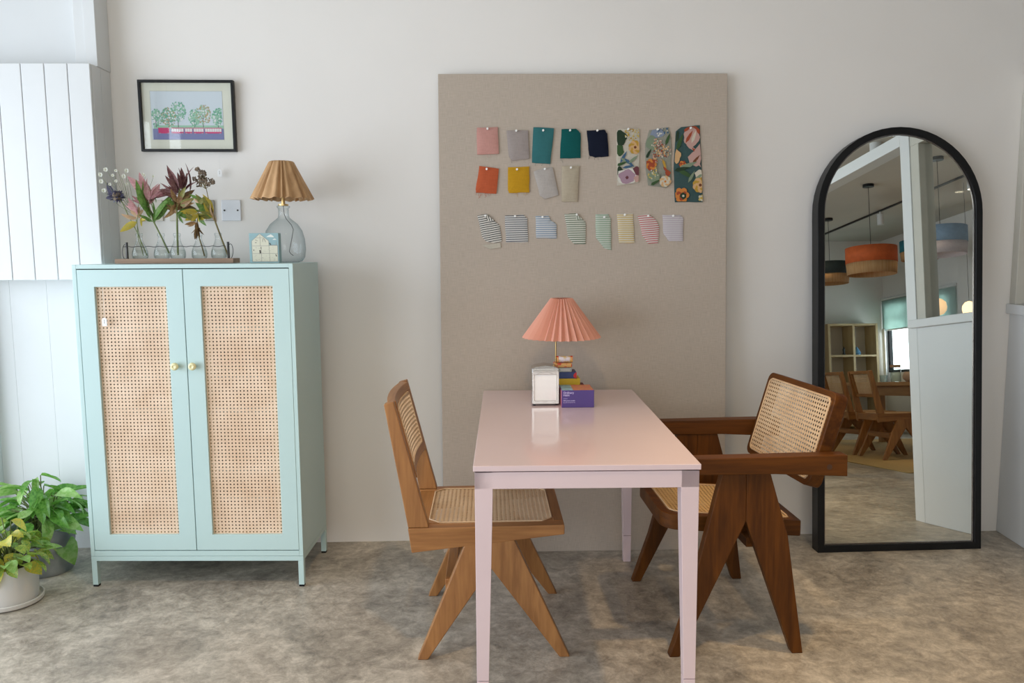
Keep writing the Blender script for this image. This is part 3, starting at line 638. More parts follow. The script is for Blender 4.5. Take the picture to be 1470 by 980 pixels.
# ------------------------------------------------------------------ chairs
def plank(poly, y0, y1, splay, ztop, name, mat, parent, bevel=.003):
    """side-view polygon (x, z) with thickness y0..y1; splays outwards towards the floor"""
    sg = 1 if y0 + y1 > 0 else -1
    m = MB(); m.prism(poly, y0, y1, lambda p, q, t: (p, t + sg * splay * max(0, (ztop - q) / ztop), q))
    return m.build(name, mat, parent, bevel=bevel)
def side_chair(label, loc, rotz, W, cm, group=None):
    r = thing('side_chair', label, 'chair', loc, rotz, group)
    for s in (-1, 1):
        yo, yi = s * .233, s * .198
        plank([(-.075, .402), (.002, .402), (.002, .302), (-.209, 0), (-.243, 0)], s * .200, s * .235, .03, .4, 'leg', W[2], r)
        plank([(.002, .402), (.078, .402), (.262, 0), (.228, 0), (.002, .302)], s * .200, s * .235, .03, .4, 'leg', W[2], r)
        plank([(-.269, .440), (.247, .444), (.247, .411), (-.258, .356)], s * .193, s * .237, 0, 1, 'side_rail', W[0], r)
        plank([(-.268, .441), (-.338, .853), (-.307, .862), (-.200, .441)], s * .200, s * .235, 0, 1, 'back_post', W[2], r)
    m = MB(); m.box(.212, .247, -.193, .193, .413, .444); m.build('front_rail', W[1], r, bevel=.003)
    m = MB(); m.box(-.262, -.205, -.193, .193, .375, .438); m.build('rear_rail', W[1], r, bevel=.003)
    for (x, y, sx, sy) in ((.213, .194, -1, -1), (.213, -.194, -1, 1), (-.206, .194, 1, -1), (-.206, -.194, 1, 1)):
        m = MB(); m.prism([(x, y), (x + sx * .038, y), (x, y + sy * .038)], .424, .4425, XY); m.build('corner_block', W[0], r)
    sag = lambda u, v: -.010 * math.sin(math.pi * u) * math.sin(math.pi * v)
    cane(28, 26, lambda u, v: (-.206 + .42 * u, -.194 + .388 * v, .4405 + sag(u, v)), 'cane_seat', cm, r)
    rim = [(-.170, -.191), (.176, -.191), (.209, -.158), (.209, .158), (.176, .191), (-.170, .191), (-.202, .158), (-.202, -.158)]
    MB().tube([(x, y, .4435) for x, y in rim], .0028, 5, closed=True).build('seat_edging', M_cane, r)
    # stretchers between the V legs
    m = MB(); m.box(-.150, -.115, -.212, .212, .205, .255); m.build('stretcher', W[1], r, bevel=.002)
    m = MB(); m.box(-.02, .02, -.198, .198, .345, .40); m.build('cross_brace', W[1], r, bevel=.002)
    # curved back
    def bp(y, z, off=0):
        s_ = y / .2; xf = -.200 + (z - .441) * (-.107 / .421)
        return (xf - .015 * (1 - s_ * s_) + off + .003, y, z)
    def rail(z0, z1, name, th=.028):
        m = MB(); pr = []
        n = 10
        for i in range(n + 1):
            y = -.2 + .4 * i / n
            pr.append([m.bm.verts.new(bp(y, z, o_)) for z, o_ in ((z0, -th), (z0, 0), (z1, 0), (z1, -th))])
        for A, B in zip(pr, pr[1:]):
            for k in range(4): m.face([A[k], A[(k + 1) % 4], B[(k + 1) % 4], B[k]])
        m.face(pr[0][::-1]); m.face(pr[-1]); return m.build(name, W[1], r, smooth=35, bevel=.002)
    rail(.828, .857, 'top_rail'); rail(.600, .632, 'lower_rail')
    for s in (-1, 1):
        m = MB(); pr = []
        for z in (.632, .828):
            pr.append([m.bm.verts.new(bp(y, z, o_)) for y, o_ in ((s * .172, 0), (s * .2, 0), (s * .2, -.026), (s * .172, -.026))])
        for k in range(4): m.face([pr[0][k], pr[0][(k + 1) % 4], pr[1][(k + 1) % 4], pr[1][k]])
        m.face(pr[0][::-1]); m.face(pr[1]); m.build('stile', W[2], r, bevel=.001)
    cane(24, 14, lambda u, v: bp(-.173 + .346 * u, .631 + .198 * v, -.004), 'cane_back', cm, r)
    pts = []
    for (y, z) in [(-.16, .634), (.16, .634), (.17, .645), (.17, .815), (.16, .825), (-.16, .825), (-.17, .815), (-.17, .645)]: pts.append((y, z))
    dens = []
    for i, p in enumerate(pts):
        q = pts[(i + 1) % 8]; nn = 8 if abs(q[0] - p[0]) > .2 else 1
        for k in range(nn): dens.append(bp(p[0] + (q[0] - p[0]) * k / nn, p[1] + (q[1] - p[1]) * k / nn, .0005))
    MB().tube(dens, .0028, 5, closed=True).build('back_edging', M_cane, r)
    return r
def copy_tree(o, parent=None):
    c_ = o.copy(); COL.objects.link(c_)
    if parent: c_.parent = parent
    for ch in list(o.children): copy_tree(ch, c_)
    return c_
ch1 = side_chair('armless teak chair with cane seat, left of the pink table', (0, 2.803, 0), 0, TEAK, M_cane)
for (x, y, rz, lab) in ((4.17, -.77, .03, 'armless cane back chair seen whole in the mirror, at the wooden table'), (4.17, -1.38, .0, 'armless cane back chair cut by the mirror frame, at the wooden table')):
    q = copy_tree(ch1); q.location = (x, y, .008); q.rotation_euler = (0, 0, rz); q['label'] = lab; q['group'] = 'chairs at the far wooden table'

# armchair, local +x = facing direction (towards the table)
ac = thing('armchair', 'dark teak armchair with cane seat and tilted cane back, right of the pink table', 'chair', (.83, 2.85, 0), math.pi + R(1.2))
W = DTEAK
for s in (-1, 1):
    plank([(.076, .613), (-.006, .613), (-.006, .453), (.212, 0), (.246, 0), (.180, .20)], s * .268, s * .303, .022, .61, 'leg', W[2], ac)
    plank([(-.006, .613), (-.086, .613), (-.148, .40), (-.205, 0), (-.168, 0), (-.006, .453)], s * .268, s * .303, .022, .61, 'leg', W[2], ac)
    ar = plank([(.262, .616), (.262, .668), (-.335, .672), (-.337, .601), (-.1, .613)], s * .262, s * .318, 0, 1, 'armrest', W[0], ac, .003)
    MB().lathe([(0, 0), (.009, 0), (.009, .002), (0, .002)], 14).build('plug', noise_mat('dark_plug', (.05, .02, .008), (.06, .025, .01)), ar).matrix_local = Matrix.Translation((-.275, s * .3185, .634)) @ Matrix.Rotation(R(90), 4, 'X')
# seat frame: rounded front corners, sloping down to the back
def sf(p, q, t): return (p, q, .424 + .075 * p + t)
o_ = rrect(-.235, .248, -.212, .212, [.06, .06, .012, .012]); i_ = rrect(-.205, .216, -.182, .182, [.04, .04, .02, .02])
m = MB(); m.ring(o_, i_, -.044, .010, sf); m.build('seat_frame', W[0], ac, bevel=.003, smooth=35)
cane(30, 26, lambda u, v: sf(-.207 + .425 * u, -.184 + .368 * v, .008 - .008 * math.sin(math.pi * u) * math.sin(math.pi * v)), 'cane_seat', M_caneseat, ac, skip=lambda u, v: u > .93 and (v < .07 or v > .93))
MB().tube([sf(p, q, .011) for p, q in rrect(-.201, .212, -.178, .178, [.038, .038, .018, .018])], .003, 5, closed=True).build('seat_edging', M_cane, ac)
for x in (.03, -.055):
    MB().box(x, x + .034, -.272, .272, .352, .385).build('cross_brace', W[1], ac, bevel=.002)
# tilted back panel hung between the arms
back_m = Matrix.Translation((-.262, .0, .705)) @ Matrix.Rotation(R(5.0), 4, 'Z') @ Matrix.Rotation(R(-16.5), 4, 'Y')
def bf(p, q, t): return back_m @ Vector((t, p, q))
m = MB(); m.ring(rrect(-.247, .247, -.165, .165, .03), rrect(-.227, .227, -.145, .145, .02), -.044, .004, bf); m.build('back_frame', W[1], ac, bevel=.003, smooth=35)
cane(31, 20, lambda u, v: bf(-.229 + .458 * u, -.147 + .294 * v, .0015), 'cane_back', M_cane, ac)
MB().tube([bf(p, q, .0045) for p, q in rrect(-.223, .223, -.141, .141, .018)], .003, 5, closed=True).build('back_edging', M_cane, ac)
m = MB()
for s in (-1, 1): m.tube([(-.275, s * .24, .645), (-.275, s * .264, .640)], .008, 10)
m.build('pivot_dowel', W[1], ac, smooth=True)

# ------------------------------------------------------------------ arched mirror
mir = thing('arched_mirror', 'tall arched floor mirror in a black frame leaning on the right wall', 'mirror', (1.456, 3.41, 0), rot=(-.085, 0, .02))
MW, MH = .748, 1.880
def arch(w, h, ins, n=28):
    r_ = w / 2 - ins; zc = h - w / 2
    return [(ins, ins), (w - ins, ins)] + [(w / 2 + r_ * math.cos(R(180 * k / n)), zc + r_ * math.sin(R(180 * k / n))) for k in range(n + 1)]
m = MB(); m.ring(arch(MW, MH, 0), arch(MW, MH, .030), 0, .062, XZ); m.build('frame', M_black, mir, smooth=30, bevel=.0015)
m = MB(); m.ring(arch(MW, MH, .0295), arch(MW, MH, .036), .008, .0125, XZ); m.build('inner_lip', noise_mat('dark_steel', (.18, .17, .17), (.22, .21, .21), rough=.2, metal=.9), mir, smooth=30)
m = MB(); m.prism(arch(MW, MH, .030), .012, .017, XZ); m.build('mirror_glass', M_mirror, mir)
m = MB(); m.prism(arch(MW, MH, .029), .05, .056, XZ); m.build('back_board', M_black, mir)

# ------------------------------------------------------------------ framed picture
pic = thing('picture_frame', 'black framed print of trees and a red tram above the cabinet', 'picture', (-1.4985, 3.648, 1.782), 0, rot=(R(1.5), R(0.25), 0))
PW, PH = .408, .302
m = MB(); m.ring([(0, 0), (PW, 0), (PW, PH), (0, PH)], [(.011, .011), (PW - .011, .011), (PW - .011, PH - .011), (.011, PH - .011)], -.026, -.002, XZ); m.build('frame', M_black, pic, bevel=.0012)
bx('mat_board', noise_mat('mat_card', (.74, .72, .64), (.77, .75, .67), rough=.8), .010, PW - .010, -.012, -.008, .010, PH - .010, pic)
M_pr = {k: newmat('ink_' + k, v, .7) for k, v in {'sky': (.66, .71, .80), 'road': (.19, .20, .42), 'green': (.16, .42, .30), 'lgreen': (.33, .56, .42), 'tan': (.46, .36, .20), 'trunk': (.10, .06, .10), 'mag': (.62, .03, .17), 'wht': (.80, .78, .82), 'grey': (.34, .33, .42), 'line': (.36, .36, .32)}.items()}
px0, px1, pz0, pz1 = .047, .355, .052, .256
pr = bx('print_sheet', M_pr['line'], px0 - .001, px1 + .001, -.0124, -.0121, pz0 - .001, pz1 + .001, pic)
bx('print_sky', M_pr['sky'], px0, px1, -.0128, -.0124, pz0, pz1, pr)
bx('print_road', M_pr['road'], px0 + .004, px1, -.0131, -.0128, pz0, pz0 + .046, pr)
bx('print_field', M_pr['lgreen'], px0 + .008, px1, -.0130, -.0128, pz0 + .046, pz0 + .060, pr)
def blob(m, cx, cz, r, n, mi, y):
    for k in range(n):
        a = random.uniform(0, 6.28); q = math.sqrt(random.random()); x, z = cx + r[0] * q * math.cos(a), cz + r[1] * q * math.sin(a); s_ = random.uniform(.002, .0046)
        if x > px1 - .004 or x < px0 + .004: continue
        flat(m, [(x + s_ * math.cos(b), z + s_ * math.sin(b)) for b in [2 * math.pi * g_ / 6 + a for g_ in range(6)]], y - k * .000002, mi)
mats = [M_pr[k] for k in ('green', 'lgreen', 'tan', 'trunk', 'mag', 'wht', 'grey')]
for (u, v, rx, rz, c1, c2) in ((.06, .46, .030, .036, 0, 1), (.24, .47, .032, .040, 2, 0), (.37, .58, .036, .044, 0, 1), (.60, .46, .026, .034, 0, 1), (.72, .52, .036, .042, 2, 1), (.93, .47, .026, .038, 1, 0)):
    m = MB(); cx, cz = px0 + (px1 - px0) * u, pz0 + (pz1 - pz0) * v
    flat(m, [(cx - .0015, pz0 + .052), (cx + .0015, pz0 + .052), (cx + .001, cz), (cx - .001, cz)], -.0132, 3)
    for k in range(3):
        flat(m, [(cx - .0008, cz - .02), (cx + .0008, cz - .02), (cx + (k - 1) * rx * .6, cz + .01)], -.01321, 3)
    blob(m, cx, cz, (rx, rz), 90, c1, -.0134); blob(m, cx, cz, (rx * .95, rz * .95), 60, c2, -.0136); blob(m, cx, cz, (rx * .9, rz * .9), 14, 5, -.0138)
    m.build('printed_tree', mats, pr, fixn=False)
m = MB(); zb = pz0 + .026
for i, (u0, u1) in enumerate(((.09, .24), (.27, .44), (.46, .56), (.58, .72), (.74, .97))):
    a, b_ = px0 + (px1 - px0) * u0, px0 + (px1 - px0) * u1
    flat(m, [(a, zb), (b_, zb), (b_, zb + .007), (a, zb + .007)], -.0136, 4)
    flat(m, [(a, zb + .007), (b_, zb + .007), (b_, zb + .022), (a, zb + .022)], -.0135, 5 if i else 4)
    flat(m, [(a - .002, zb + .021), (b_ + .002, zb + .021), (b_ + .002, zb + .024), (a - .002, zb + .024)], -.0136, 4)
    n = max(2, int((b_ - a) / .009))
    for k in range(n + 1):
        x = a + (b_ - a) * k / n; flat(m, [(x - .0005, zb + .006), (x + .0005, zb + .006), (x + .0005, zb + .022), (x - .0005, zb + .022)], -.0137, 4)
    for x in (a + .006, b_ - .006):
        flat(m, [(x + .003 * math.cos(q), zb + .003 * math.sin(q)) for q in [2 * math.pi * g_ / 8 for g_ in range(8)]], -.0138, 6)
m.build('printed_tram', mats, pr, fixn=False)
bx('glazing', thin_glass('picture_glass', (.97, .98, .97), (.85, .9, .9), .05, 1.5), .010, PW - .010, -.0175, -.0160, .010, PH - .010, pic)

# ------------------------------------------------------------------ tray of bud vases
CT = 1.3003
tray = thing('vase_tray', 'long wooden tray with wire rail holding five glass bottles', 'tray', (-1.272, 3.378, CT))
MB().box(-.238, .238, -.045, .045, 0, .019).build('tray_base', wood_mat('pale_wood', (.40, .27, .19), (.30, .19, .13), 0, .6), tray, bevel=.001)
for s in (-1, 1):
    MB().tube([(s * .206, 0, .019), (s * .206, 0, .082), (s * .206, 0, .086)], [.005, .0048, .0055], 10).build('post', M_iron, tray, smooth=True)
    lp = [(s * (.206 + .008) + s * .011 * math.cos(t_), .012 * math.sin(t_) * .3, .048 + .030 * math.sin(t_)) for t_ in [2 * math.pi * k / 20 for k in range(20)]]
    MB().tube(lp, .0013, 6, closed=True).build('handle_loop', M_iron, tray, smooth=True)
vx = [-1.425, -1.337, -1.272, -1.184, -1.105]
m = MB(); pts = [(-.206, -.032, .068)]
for i in range(46):
    x = -.2 + .4 * i / 45; pts.append((x, -.034 + .002 * math.sin(i), .068 + .0015 * math.sin(i * 1.3)))
pts.append((.206, -.032, .068)); m.tube(pts, .0014, 5)
m.build('wire_rail', M_iron, tray, smooth=True)
vlabel = ['leftmost clear glass bottle on the tray, holding daisies and a thistle', 'clear glass bottle on the tray holding the pink lily', 'middle clear glass bottle on the tray, thick upright stem', 'clear glass bottle on the tray under the yellow leaves', 'rightmost clear glass bottle on the tray, next to the puzzle box']
vprof = [(.0, 0), (.026, 0), (.030, .004), (.0315, .014), (.030, .028), (.024, .046), (.0165, .062), (.0122, .076), (.0118, .090), (.0140, .092), (.0140, .101), (.0118, .103)]
wprof = [(.0, .003), (.027, .003), (.029, .014), (.0285, .028), (.026, .036), (0, .036)]
V0 = None
for i, x in enumerate(vx):
    if V0 is None:
        V0 = thing('glass_bottle', vlabel[0], 'bottle', (x, 3.378, CT + .0195), 0, 'glass bottles on the tray')
        MB().lathe(vprof, 28).build('bottle_glass', M_glass, V0, smooth='all'); MB().lathe(wprof, 24).build('water', M_water, V0, smooth=40)
        continue
    q = copy_tree(V0); q.location.x = x; q['label'] = vlabel[i]

# ---- leaves, petals
_leafcache = {}
def leaf_mesh(kind, mat, bend=.25, fold=.25, wid=.32, n=6, wav=.0, tip=1.0):
    key = (kind, mat.name, bend, fold, wid, wav)
    if key in _leafcache: return _leafcache[key]
    bm = bmesh.new(); rows = []
    for i in range(n + 1):
        t_ = i / n; w = wid * (math.sin(math.pi * min(1, t_ ** .8 * .98 + .02)) ** .8) * (1 if i not in (0, n) else .05)
        z = -bend * t_ * t_; x = t_ * math.cos(bend * t_ * .8)
        wv = wav * math.sin(t_ * 9)
        rows.append([bm.verts.new((x, -w, z + fold * w + wv)), bm.verts.new((x, -w * .5, z + fold * w * .6)), bm.verts.new((x, 0, z)), bm.verts.new((x, w * .5, z + fold * w * .6)), bm.verts.new((x, w, z + fold * w - wv))])
    for A, B in zip(rows, rows[1:]):
        for k in range(4): bm.faces.new([A[k], A[k + 1], B[k + 1], B[k]])
    me = bpy.data.meshes.new(kind); bm.to_mesh(me); bm.free(); me.materials.append(mat)
    me.polygons.foreach_set('use_smooth', [True] * len(me.polygons))
    _leafcache[key] = me
    return me
def put_leaf(name, me, parent, base, direction, length, roll=0.0, w=1.0):
    o = bpy.data.objects.new(name, me); COL.objects.link(o); o.parent = parent
    d = Vector(direction).normalized(); up = Vector((0, 0, 1)) if abs(d.z) < .95 else Vector((0, -1, 0))
    y = up.cross(d).normalized(); z = d.cross(y)
    M_ = Matrix(((d.x, y.x, z.x), (d.y, y.y, z.y), (d.z, y.z, z.z))).to_4x4()
    o.matrix_local = Matrix.Translation(base) @ M_ @ Matrix.Rotation(roll, 4, 'X') @ Matrix.Diagonal((length, length * w, length, 1))
    return o
def leafmat(name, c1, c2, scale=14, trans=.35, rough=.45, stretch=(1, 1, 1)):
    m = noise_mat(name, c1, c2, scale=scale, rough=rough, stretch=stretch, detail=3, lo=.40, hi=.62)
    b = bsdf(m); b.inputs['Subsurface Weight'].default_value = 0
    # thin leaf: part of the light passes through
    nt = m.node_tree; out = [n for n in nt.nodes if n.type == 'OUTPUT_MATERIAL'][0]
    tr = nt.nodes.new('ShaderNodeBsdfTranslucent'); mx = nt.nodes.new('ShaderNodeMixShader'); mx.inputs[0].default_value = trans
    ramp = [n for n in nt.nodes if n.type == 'VALTORGB'][0]
    nt.links.new(ramp.outputs[0], tr.inputs['Color']); nt.links.new(b.outputs[0], mx.inputs[1]); nt.links.new(tr.outputs[0], mx.inputs[2]); nt.links.new(mx.outputs[0], out.inputs['Surface'])
    return m
LG = leafmat('leaf_green', (.10, .22, .045), (.19, .33, .08)); LY = leafmat('leaf_yellow', (.62, .46, .06), (.50, .44, .10)); LT = leafmat('leaf_tan', (.44, .27, .12), (.30, .17, .08))
LB = leafmat('leaf_brown', (.16, .085, .05), (.24, .16, .06)); LO = leafmat('leaf_olive', (.22, .25, .07), (.34, .30, .08)); LM = leafmat('petal_maroon', (.15, .055, .065), (.26, .13, .12))
LP = leafmat('petal_pink', (.62, .30, .33), (.70, .44, .44)); LR = leafmat('petal_dark_pink', (.35, .16, .18), (.48, .24, .25)); LF = leafmat('petal_peach', (.66, .42, .27), (.62, .48, .30))
LW = leafmat('petal_white', (.78, .78, .72), (.70, .72, .62)); LI = leafmat('petal_indigo', (.07, .07, .12), (.12, .11, .18)); M_stem = leafmat('stem_green', (.17, .22, .07), (.26, .30, .12)); M_stemb = leafmat('stem_brown', (.20, .15, .06), (.30, .25, .10))
M_eye = newmat('daisy_eye', (.35, .30, .08), .8); M_seed = noise_mat('seed_head', (.11, .08, .06), (.27, .21, .15), scale=60, rough=.9)
def FP(cx, cy, y=0.0):   # spot on the bouquet plane, from measured positions
    px, py = 140 + cx / 4.4545, 220 + cy / 4.4545
    return Vector((-1.425 + (px - 202) * .00291, 3.378 + y, 1.323 + (370 - py) * .00286))
def flower(label, base, cat='flower'):
    return thing('cut_flower', label, cat, base, 0, 'cut flowers in the bottles')
def put(fl, name, me, p0, p1, roll=0, w=1.0, k=1.0):
    if name in ('leaf', 'petal') and me is not md and k == 1.0:     # a slightly smaller, turned companion behind each
        j = Vector((random.uniform(-.012, .012), random.uniform(.002, .02), random.uniform(-.010, .010)))
        put(fl, name, me, p0 + Vector((0, .003, 0)), p1 + j, roll + random.uniform(-.7, .7), w * .95, random.uniform(.72, .95))
    b0 = p0 - fl.location; d = p1 - p0
    return put_leaf(name, me, fl, b0, d, d.length * k * (1.14 if name in ('leaf', 'petal') and me is not md else 1), roll + math.pi / 2, w)
def stem(fl, pts, r, mat=None):
    MB().tube([p - fl.location for p in pts], r, 6).build('stem', mat or M_stem, fl, smooth=True)
rn = random.uniform
md = leaf_mesh('petal', LW, .1, .1, .36)
# 1 thistle
f = flower('dark blue spiky thistle on a leaning stem in the leftmost bottle', FP(318, 655))
stem(f, [FP(318, 655), FP(262, 500), FP(215, 400), FP(188, 320, -.005), FP(165, 285, -.008)], [.0022, .002, .002, .0018, .0016])
me = leaf_mesh('floret', LI, .2, .3, .16); c0 = FP(158, 280, -.01)
MB().ball(c0 - f.location, .019, 12).build('flower_head', M_seed, f, smooth='all')
for k in range(110):
    a, b_ = rn(0, 6.28), rn(-1.2, 1.3); d = Vector((math.cos(a) * math.cos(b_), math.sin(a) * math.cos(b_), math.sin(b_) * .8)); put(f, 'floret', me, c0 + d * .010, c0 + d * rn(.026, .040), rn(0, 6), 1.1)
put(f, 'floret', me, FP(130, 280), FP(95, 195), .5, 1.2); put(f, 'floret', me, FP(150, 250), FP(148, 205), .5, 1.6); put(f, 'floret', me, FP(120, 290), FP(85, 290), 0, 1.6)
# 2 daisies
f = flower('thin spray of tiny white daisies above the leftmost bottle', FP(290, 650, .006))
hub = FP(255, 400, .006); stem(f, [FP(290, 650, .006), FP(272, 520, .006), hub], .0013)
md = leaf_mesh('petal', LW, .1, .1, .36)
heads = [(70, 146), (92, 112), (72, 187), (62, 240), (210, 117), (193, 152), (242, 176), (162, 120), (145, 150), (120, 205), (208, 200), (312, 140), (330, 148), (396, 158), (160, 185)]
m = MB()
for i, (a, b_) in enumerate(heads):
    h_ = FP(a, b_, rn(-.02, .02)); mid = (hub + h_) / 2 + Vector((rn(-.01, .01), 0, -.012)); m.tube([hub - f.location, mid - f.location, h_ - f.location], .0006, 4)
m.build('stem', M_stem, f)
for i, (a, b_) in enumerate(heads):
    random.seed(100 + i); h_ = FP(a, b_, rn(-.02, .02))
    q = MB(); q.ball(h_ - f.location + Vector((0, -.002, 0)), .0016, 8); q.build('daisy_eye', M_eye, f)
    sz = .010 if i < 6 else .007
    for k in range(7):
        t_ = 6.283 * k / 7; put(f, 'petal', md, h_, h_ + Vector((math.cos(t_), -.25, math.sin(t_))) * sz, 1.57 if 0 else 0, 1.3)
random.seed(21)
# 3 pink lily
f = flower('pink lily with broad green leaves in the second bottle', FP(455, 640))
stem(f, [FP(455, 640), FP(415, 540), FP(370, 440), FP(355, 380), FP(340, 300)], [.0034, .0032, .0032, .0026, .002])
lg, lp, lr, ly, lf_ = leaf_mesh('leaf', LG, .25, .3, .115), leaf_mesh('petal', LP, .3, .3, .115), leaf_mesh('petal', LR, .3, .3, .10), leaf_mesh('leaf', LY, .2, .3, .13), leaf_mesh('leaf', LF, .3, .3, .12)
lo_, lt, lb, lm = leaf_mesh('leaf', LO, .25, .3, .125), leaf_mesh('leaf', LT, .3, .35, .125), leaf_mesh('leaf', LB, .3, .35, .14), leaf_mesh('petal', LM, .25, .35, .085)
for a in [(370, 440, 480, 285), (375, 430, 455, 300), (365, 430, 385, 300), (355, 420, 320, 320), (360, 400, 275, 215), (350, 390, 280, 300), (365, 440, 300, 400), (372, 445, 345, 330), (378, 420, 430, 330), (330, 280, 275, 220), (385, 320, 380, 240), (372, 430, 410, 370), (350, 440, 320, 410)]:
    put(f, 'leaf', lg, FP(a[0], a[1], rn(-.01, .01)), FP(a[2], a[3], rn(-.03, .03)), rn(-.8, .8), rn(.9, 1.4))
for a in [(345, 300, 270, 160), (350, 290, 300, 150), (345, 280, 330, 185), (352, 310, 345, 190), (350, 300, 385, 200), (360, 310, 400, 250), (355, 320, 365, 240), (340, 320, 310, 240), (360, 320, 350, 310), (330, 250, 285, 190), (352, 300, 372, 215), (350, 300, 315, 200), (365, 300, 415, 220), (345, 330, 385, 270)]:
    put(f, 'petal', lp, FP(a[0], a[1], rn(-.01, .01)), FP(a[2], a[3], rn(-.03, .02)), rn(-1, 1), rn(1, 1.5))
for a in [(360, 300, 430, 250), (380, 290, 470, 245), (400, 270, 450, 230), (380, 280, 440, 280), (350, 350, 268, 260), (330, 330, 260, 290), (420, 260, 490, 262)]:
    put(f, 'petal', lr, FP(a[0], a[1], rn(-.01, .01)), FP(a[2], a[3], rn(-.03, .02)), rn(-1, 1), rn(1, 1.5))
# 4 autumn leaf sprig left
f = flower('small sprig with yellow and peach leaves leaning left of the pink lily', FP(300, 655, -.008))
stem(f, [FP(300, 655, -.008), FP(275, 540, -.012), FP(278, 440, -.016), FP(290, 370, -.016)], .0014)
for a, mm in [((275, 440, 185, 490), ly), ((280, 420, 200, 410), lf_), ((285, 415, 250, 370), lf_), ((290, 420, 300, 350), lf_), ((300, 430, 330, 425), ly), ((310, 410, 300, 465), ly), ((285, 400, 240, 330), lp), ((290, 400, 320, 370), lf_), ((285, 390, 275, 320), lp), ((270, 350, 235, 300), lp)]:
    put(f, 'leaf', mm, FP(a[0], a[1], -.016), FP(a[2], a[3], rn(-.03, -.01)), rn(-.8, .8), rn(1, 1.5))
# 5 maroon lily
f = flower('dried maroon lily with pointed petals in the middle bottle', FP(510, 652))
stem(f, [FP(510, 652), FP(512, 560), FP(515, 450), FP(518, 370), FP(530, 280), FP(545, 230)], [.0042, .0040, .0040, .003, .0024, .002])
for a in [(540, 250, 465, 115), (545, 250, 500, 130), (540, 230, 518, 105), (550, 235, 525, 150), (560, 240, 570, 115), (555, 240, 545, 140), (600, 250, 618, 92), (560, 235, 590, 130), (545, 260, 480, 230), (535, 270, 450, 245), (530, 255, 500, 190), (565, 240, 600, 190), (540, 250, 430, 235), (520, 280, 440, 262), (530, 300, 455, 200), (560, 260, 632, 180), (550, 250, 600, 105), (530, 260, 478, 160)]:
    put(f, 'petal', lm, FP(a[0], a[1], rn(-.01, .01)), FP(a[2], a[3], rn(-.025, .02)), rn(-1, 1), rn(1, 1.5))
for a, mm in [((525, 330, 455, 415), lt), ((520, 330, 480, 380), lt), ((530, 320, 490, 250), lt), ((530, 340, 560, 250), lt), ((520, 350, 500, 270), lb), ((540, 320, 600, 270), lo_), ((535, 340, 620, 300), lo_), ((525, 370, 580, 300), lb), ((530, 350, 620, 340), lb),
    ((518, 380, 590, 430), lg), ((520, 390, 540, 445), lg), ((516, 400, 570, 360), lg), ((518, 370, 480, 310), lo_), ((522, 350, 550, 290), lo_), ((515, 390, 470, 330), lt), ((530, 330, 545, 260), lb), ((540, 300, 580, 240), lo_), ((525, 380, 640, 360), lg), ((520, 360, 450, 350), lo_), ((528, 350, 600, 320), lt), ((522, 340, 470, 300), lg), ((540, 320, 610, 240), lb)]:
    put(f, 'leaf', mm, FP(a[0], a[1], rn(-.01, .01)), FP(a[2], a[3], rn(-.03, .02)), rn(-.9, .9), rn(1, 1.5))
# 6 drooping yellow leaves
f = flower('sprig of bright yellow and drooping brown leaves in the fourth bottle', FP(675, 660))
stem(f, [FP(675, 660), FP(660, 590), FP(643, 525), FP(640, 450), FP(650, 380), FP(670, 330)], [.003, .0028, .0026, .0022, .0018, .0015], M_stemb)
for a, mm in [((648, 380, 568, 368), ly), ((650, 385, 570, 380), ly), ((645, 400, 580, 430), ly), ((648, 400, 600, 420), ly), ((650, 390, 620, 440), ly), ((655, 385, 660, 440), ly), ((640, 450, 575, 450), lt), ((640, 440, 590, 400), lo_), ((640, 440, 660, 520), lb), ((640, 450, 600, 480), lt), ((650, 440, 640, 530), lb), ((660, 480, 625, 545), lb),
    ((650, 400, 690, 460), lg), ((655, 400, 700, 390), lo_), ((660, 370, 720, 350), lo_), ((665, 340, 700, 290), lo_), ((665, 340, 640, 300), lf_), ((670, 350, 690, 320), lf_), ((660, 420, 690, 425), ly)]:
    put(f, 'leaf', mm, FP(a[0], a[1], rn(-.02, 0)), FP(a[2], a[3], rn(-.04, 0)), rn(-.9, .9), rn(1, 1.5))
# 7 brown seed heads
f = flower('tall stem of dark brown seed clusters in the rightmost bottle', FP(822, 655))
stem(f, [FP(822, 655), FP(790, 560), FP(755, 450), FP(735, 370), FP(715, 290), FP(705, 225)], [.0036, .0034, .0034, .0026, .0018, .0014], M_stemb)
me = leaf_mesh('floret', LB, .1, .3, .25)
cl = [(655, 110, .008), (672, 130, .009), (690, 150, .010), (668, 165, .010), (700, 135, .008), (660, 205, .010), (645, 175, .009), (680, 185, .010), (735, 185, .011), (722, 205, .008), (750, 195, .007), (700, 180, .010)]
m = MB()
for (a, b_, r_) in cl:
    m.tube([FP(703, 235) - f.location, FP(a, b_) - f.location], .0008, 4)
m.build('stem', M_stemb, f)
for (a, b_, r_) in cl:
    c0 = FP(a, b_, rn(-.012, .012)); m = MB()
    for k in range(26):
        d = Vector((rn(-1, 1), rn(-1, 1), rn(-1, 1))); m.ball(c0 - f.location + d * r_ * .95, rn(.0024, .0044), 8)
    m.build('seed_cluster', M_seed, f)
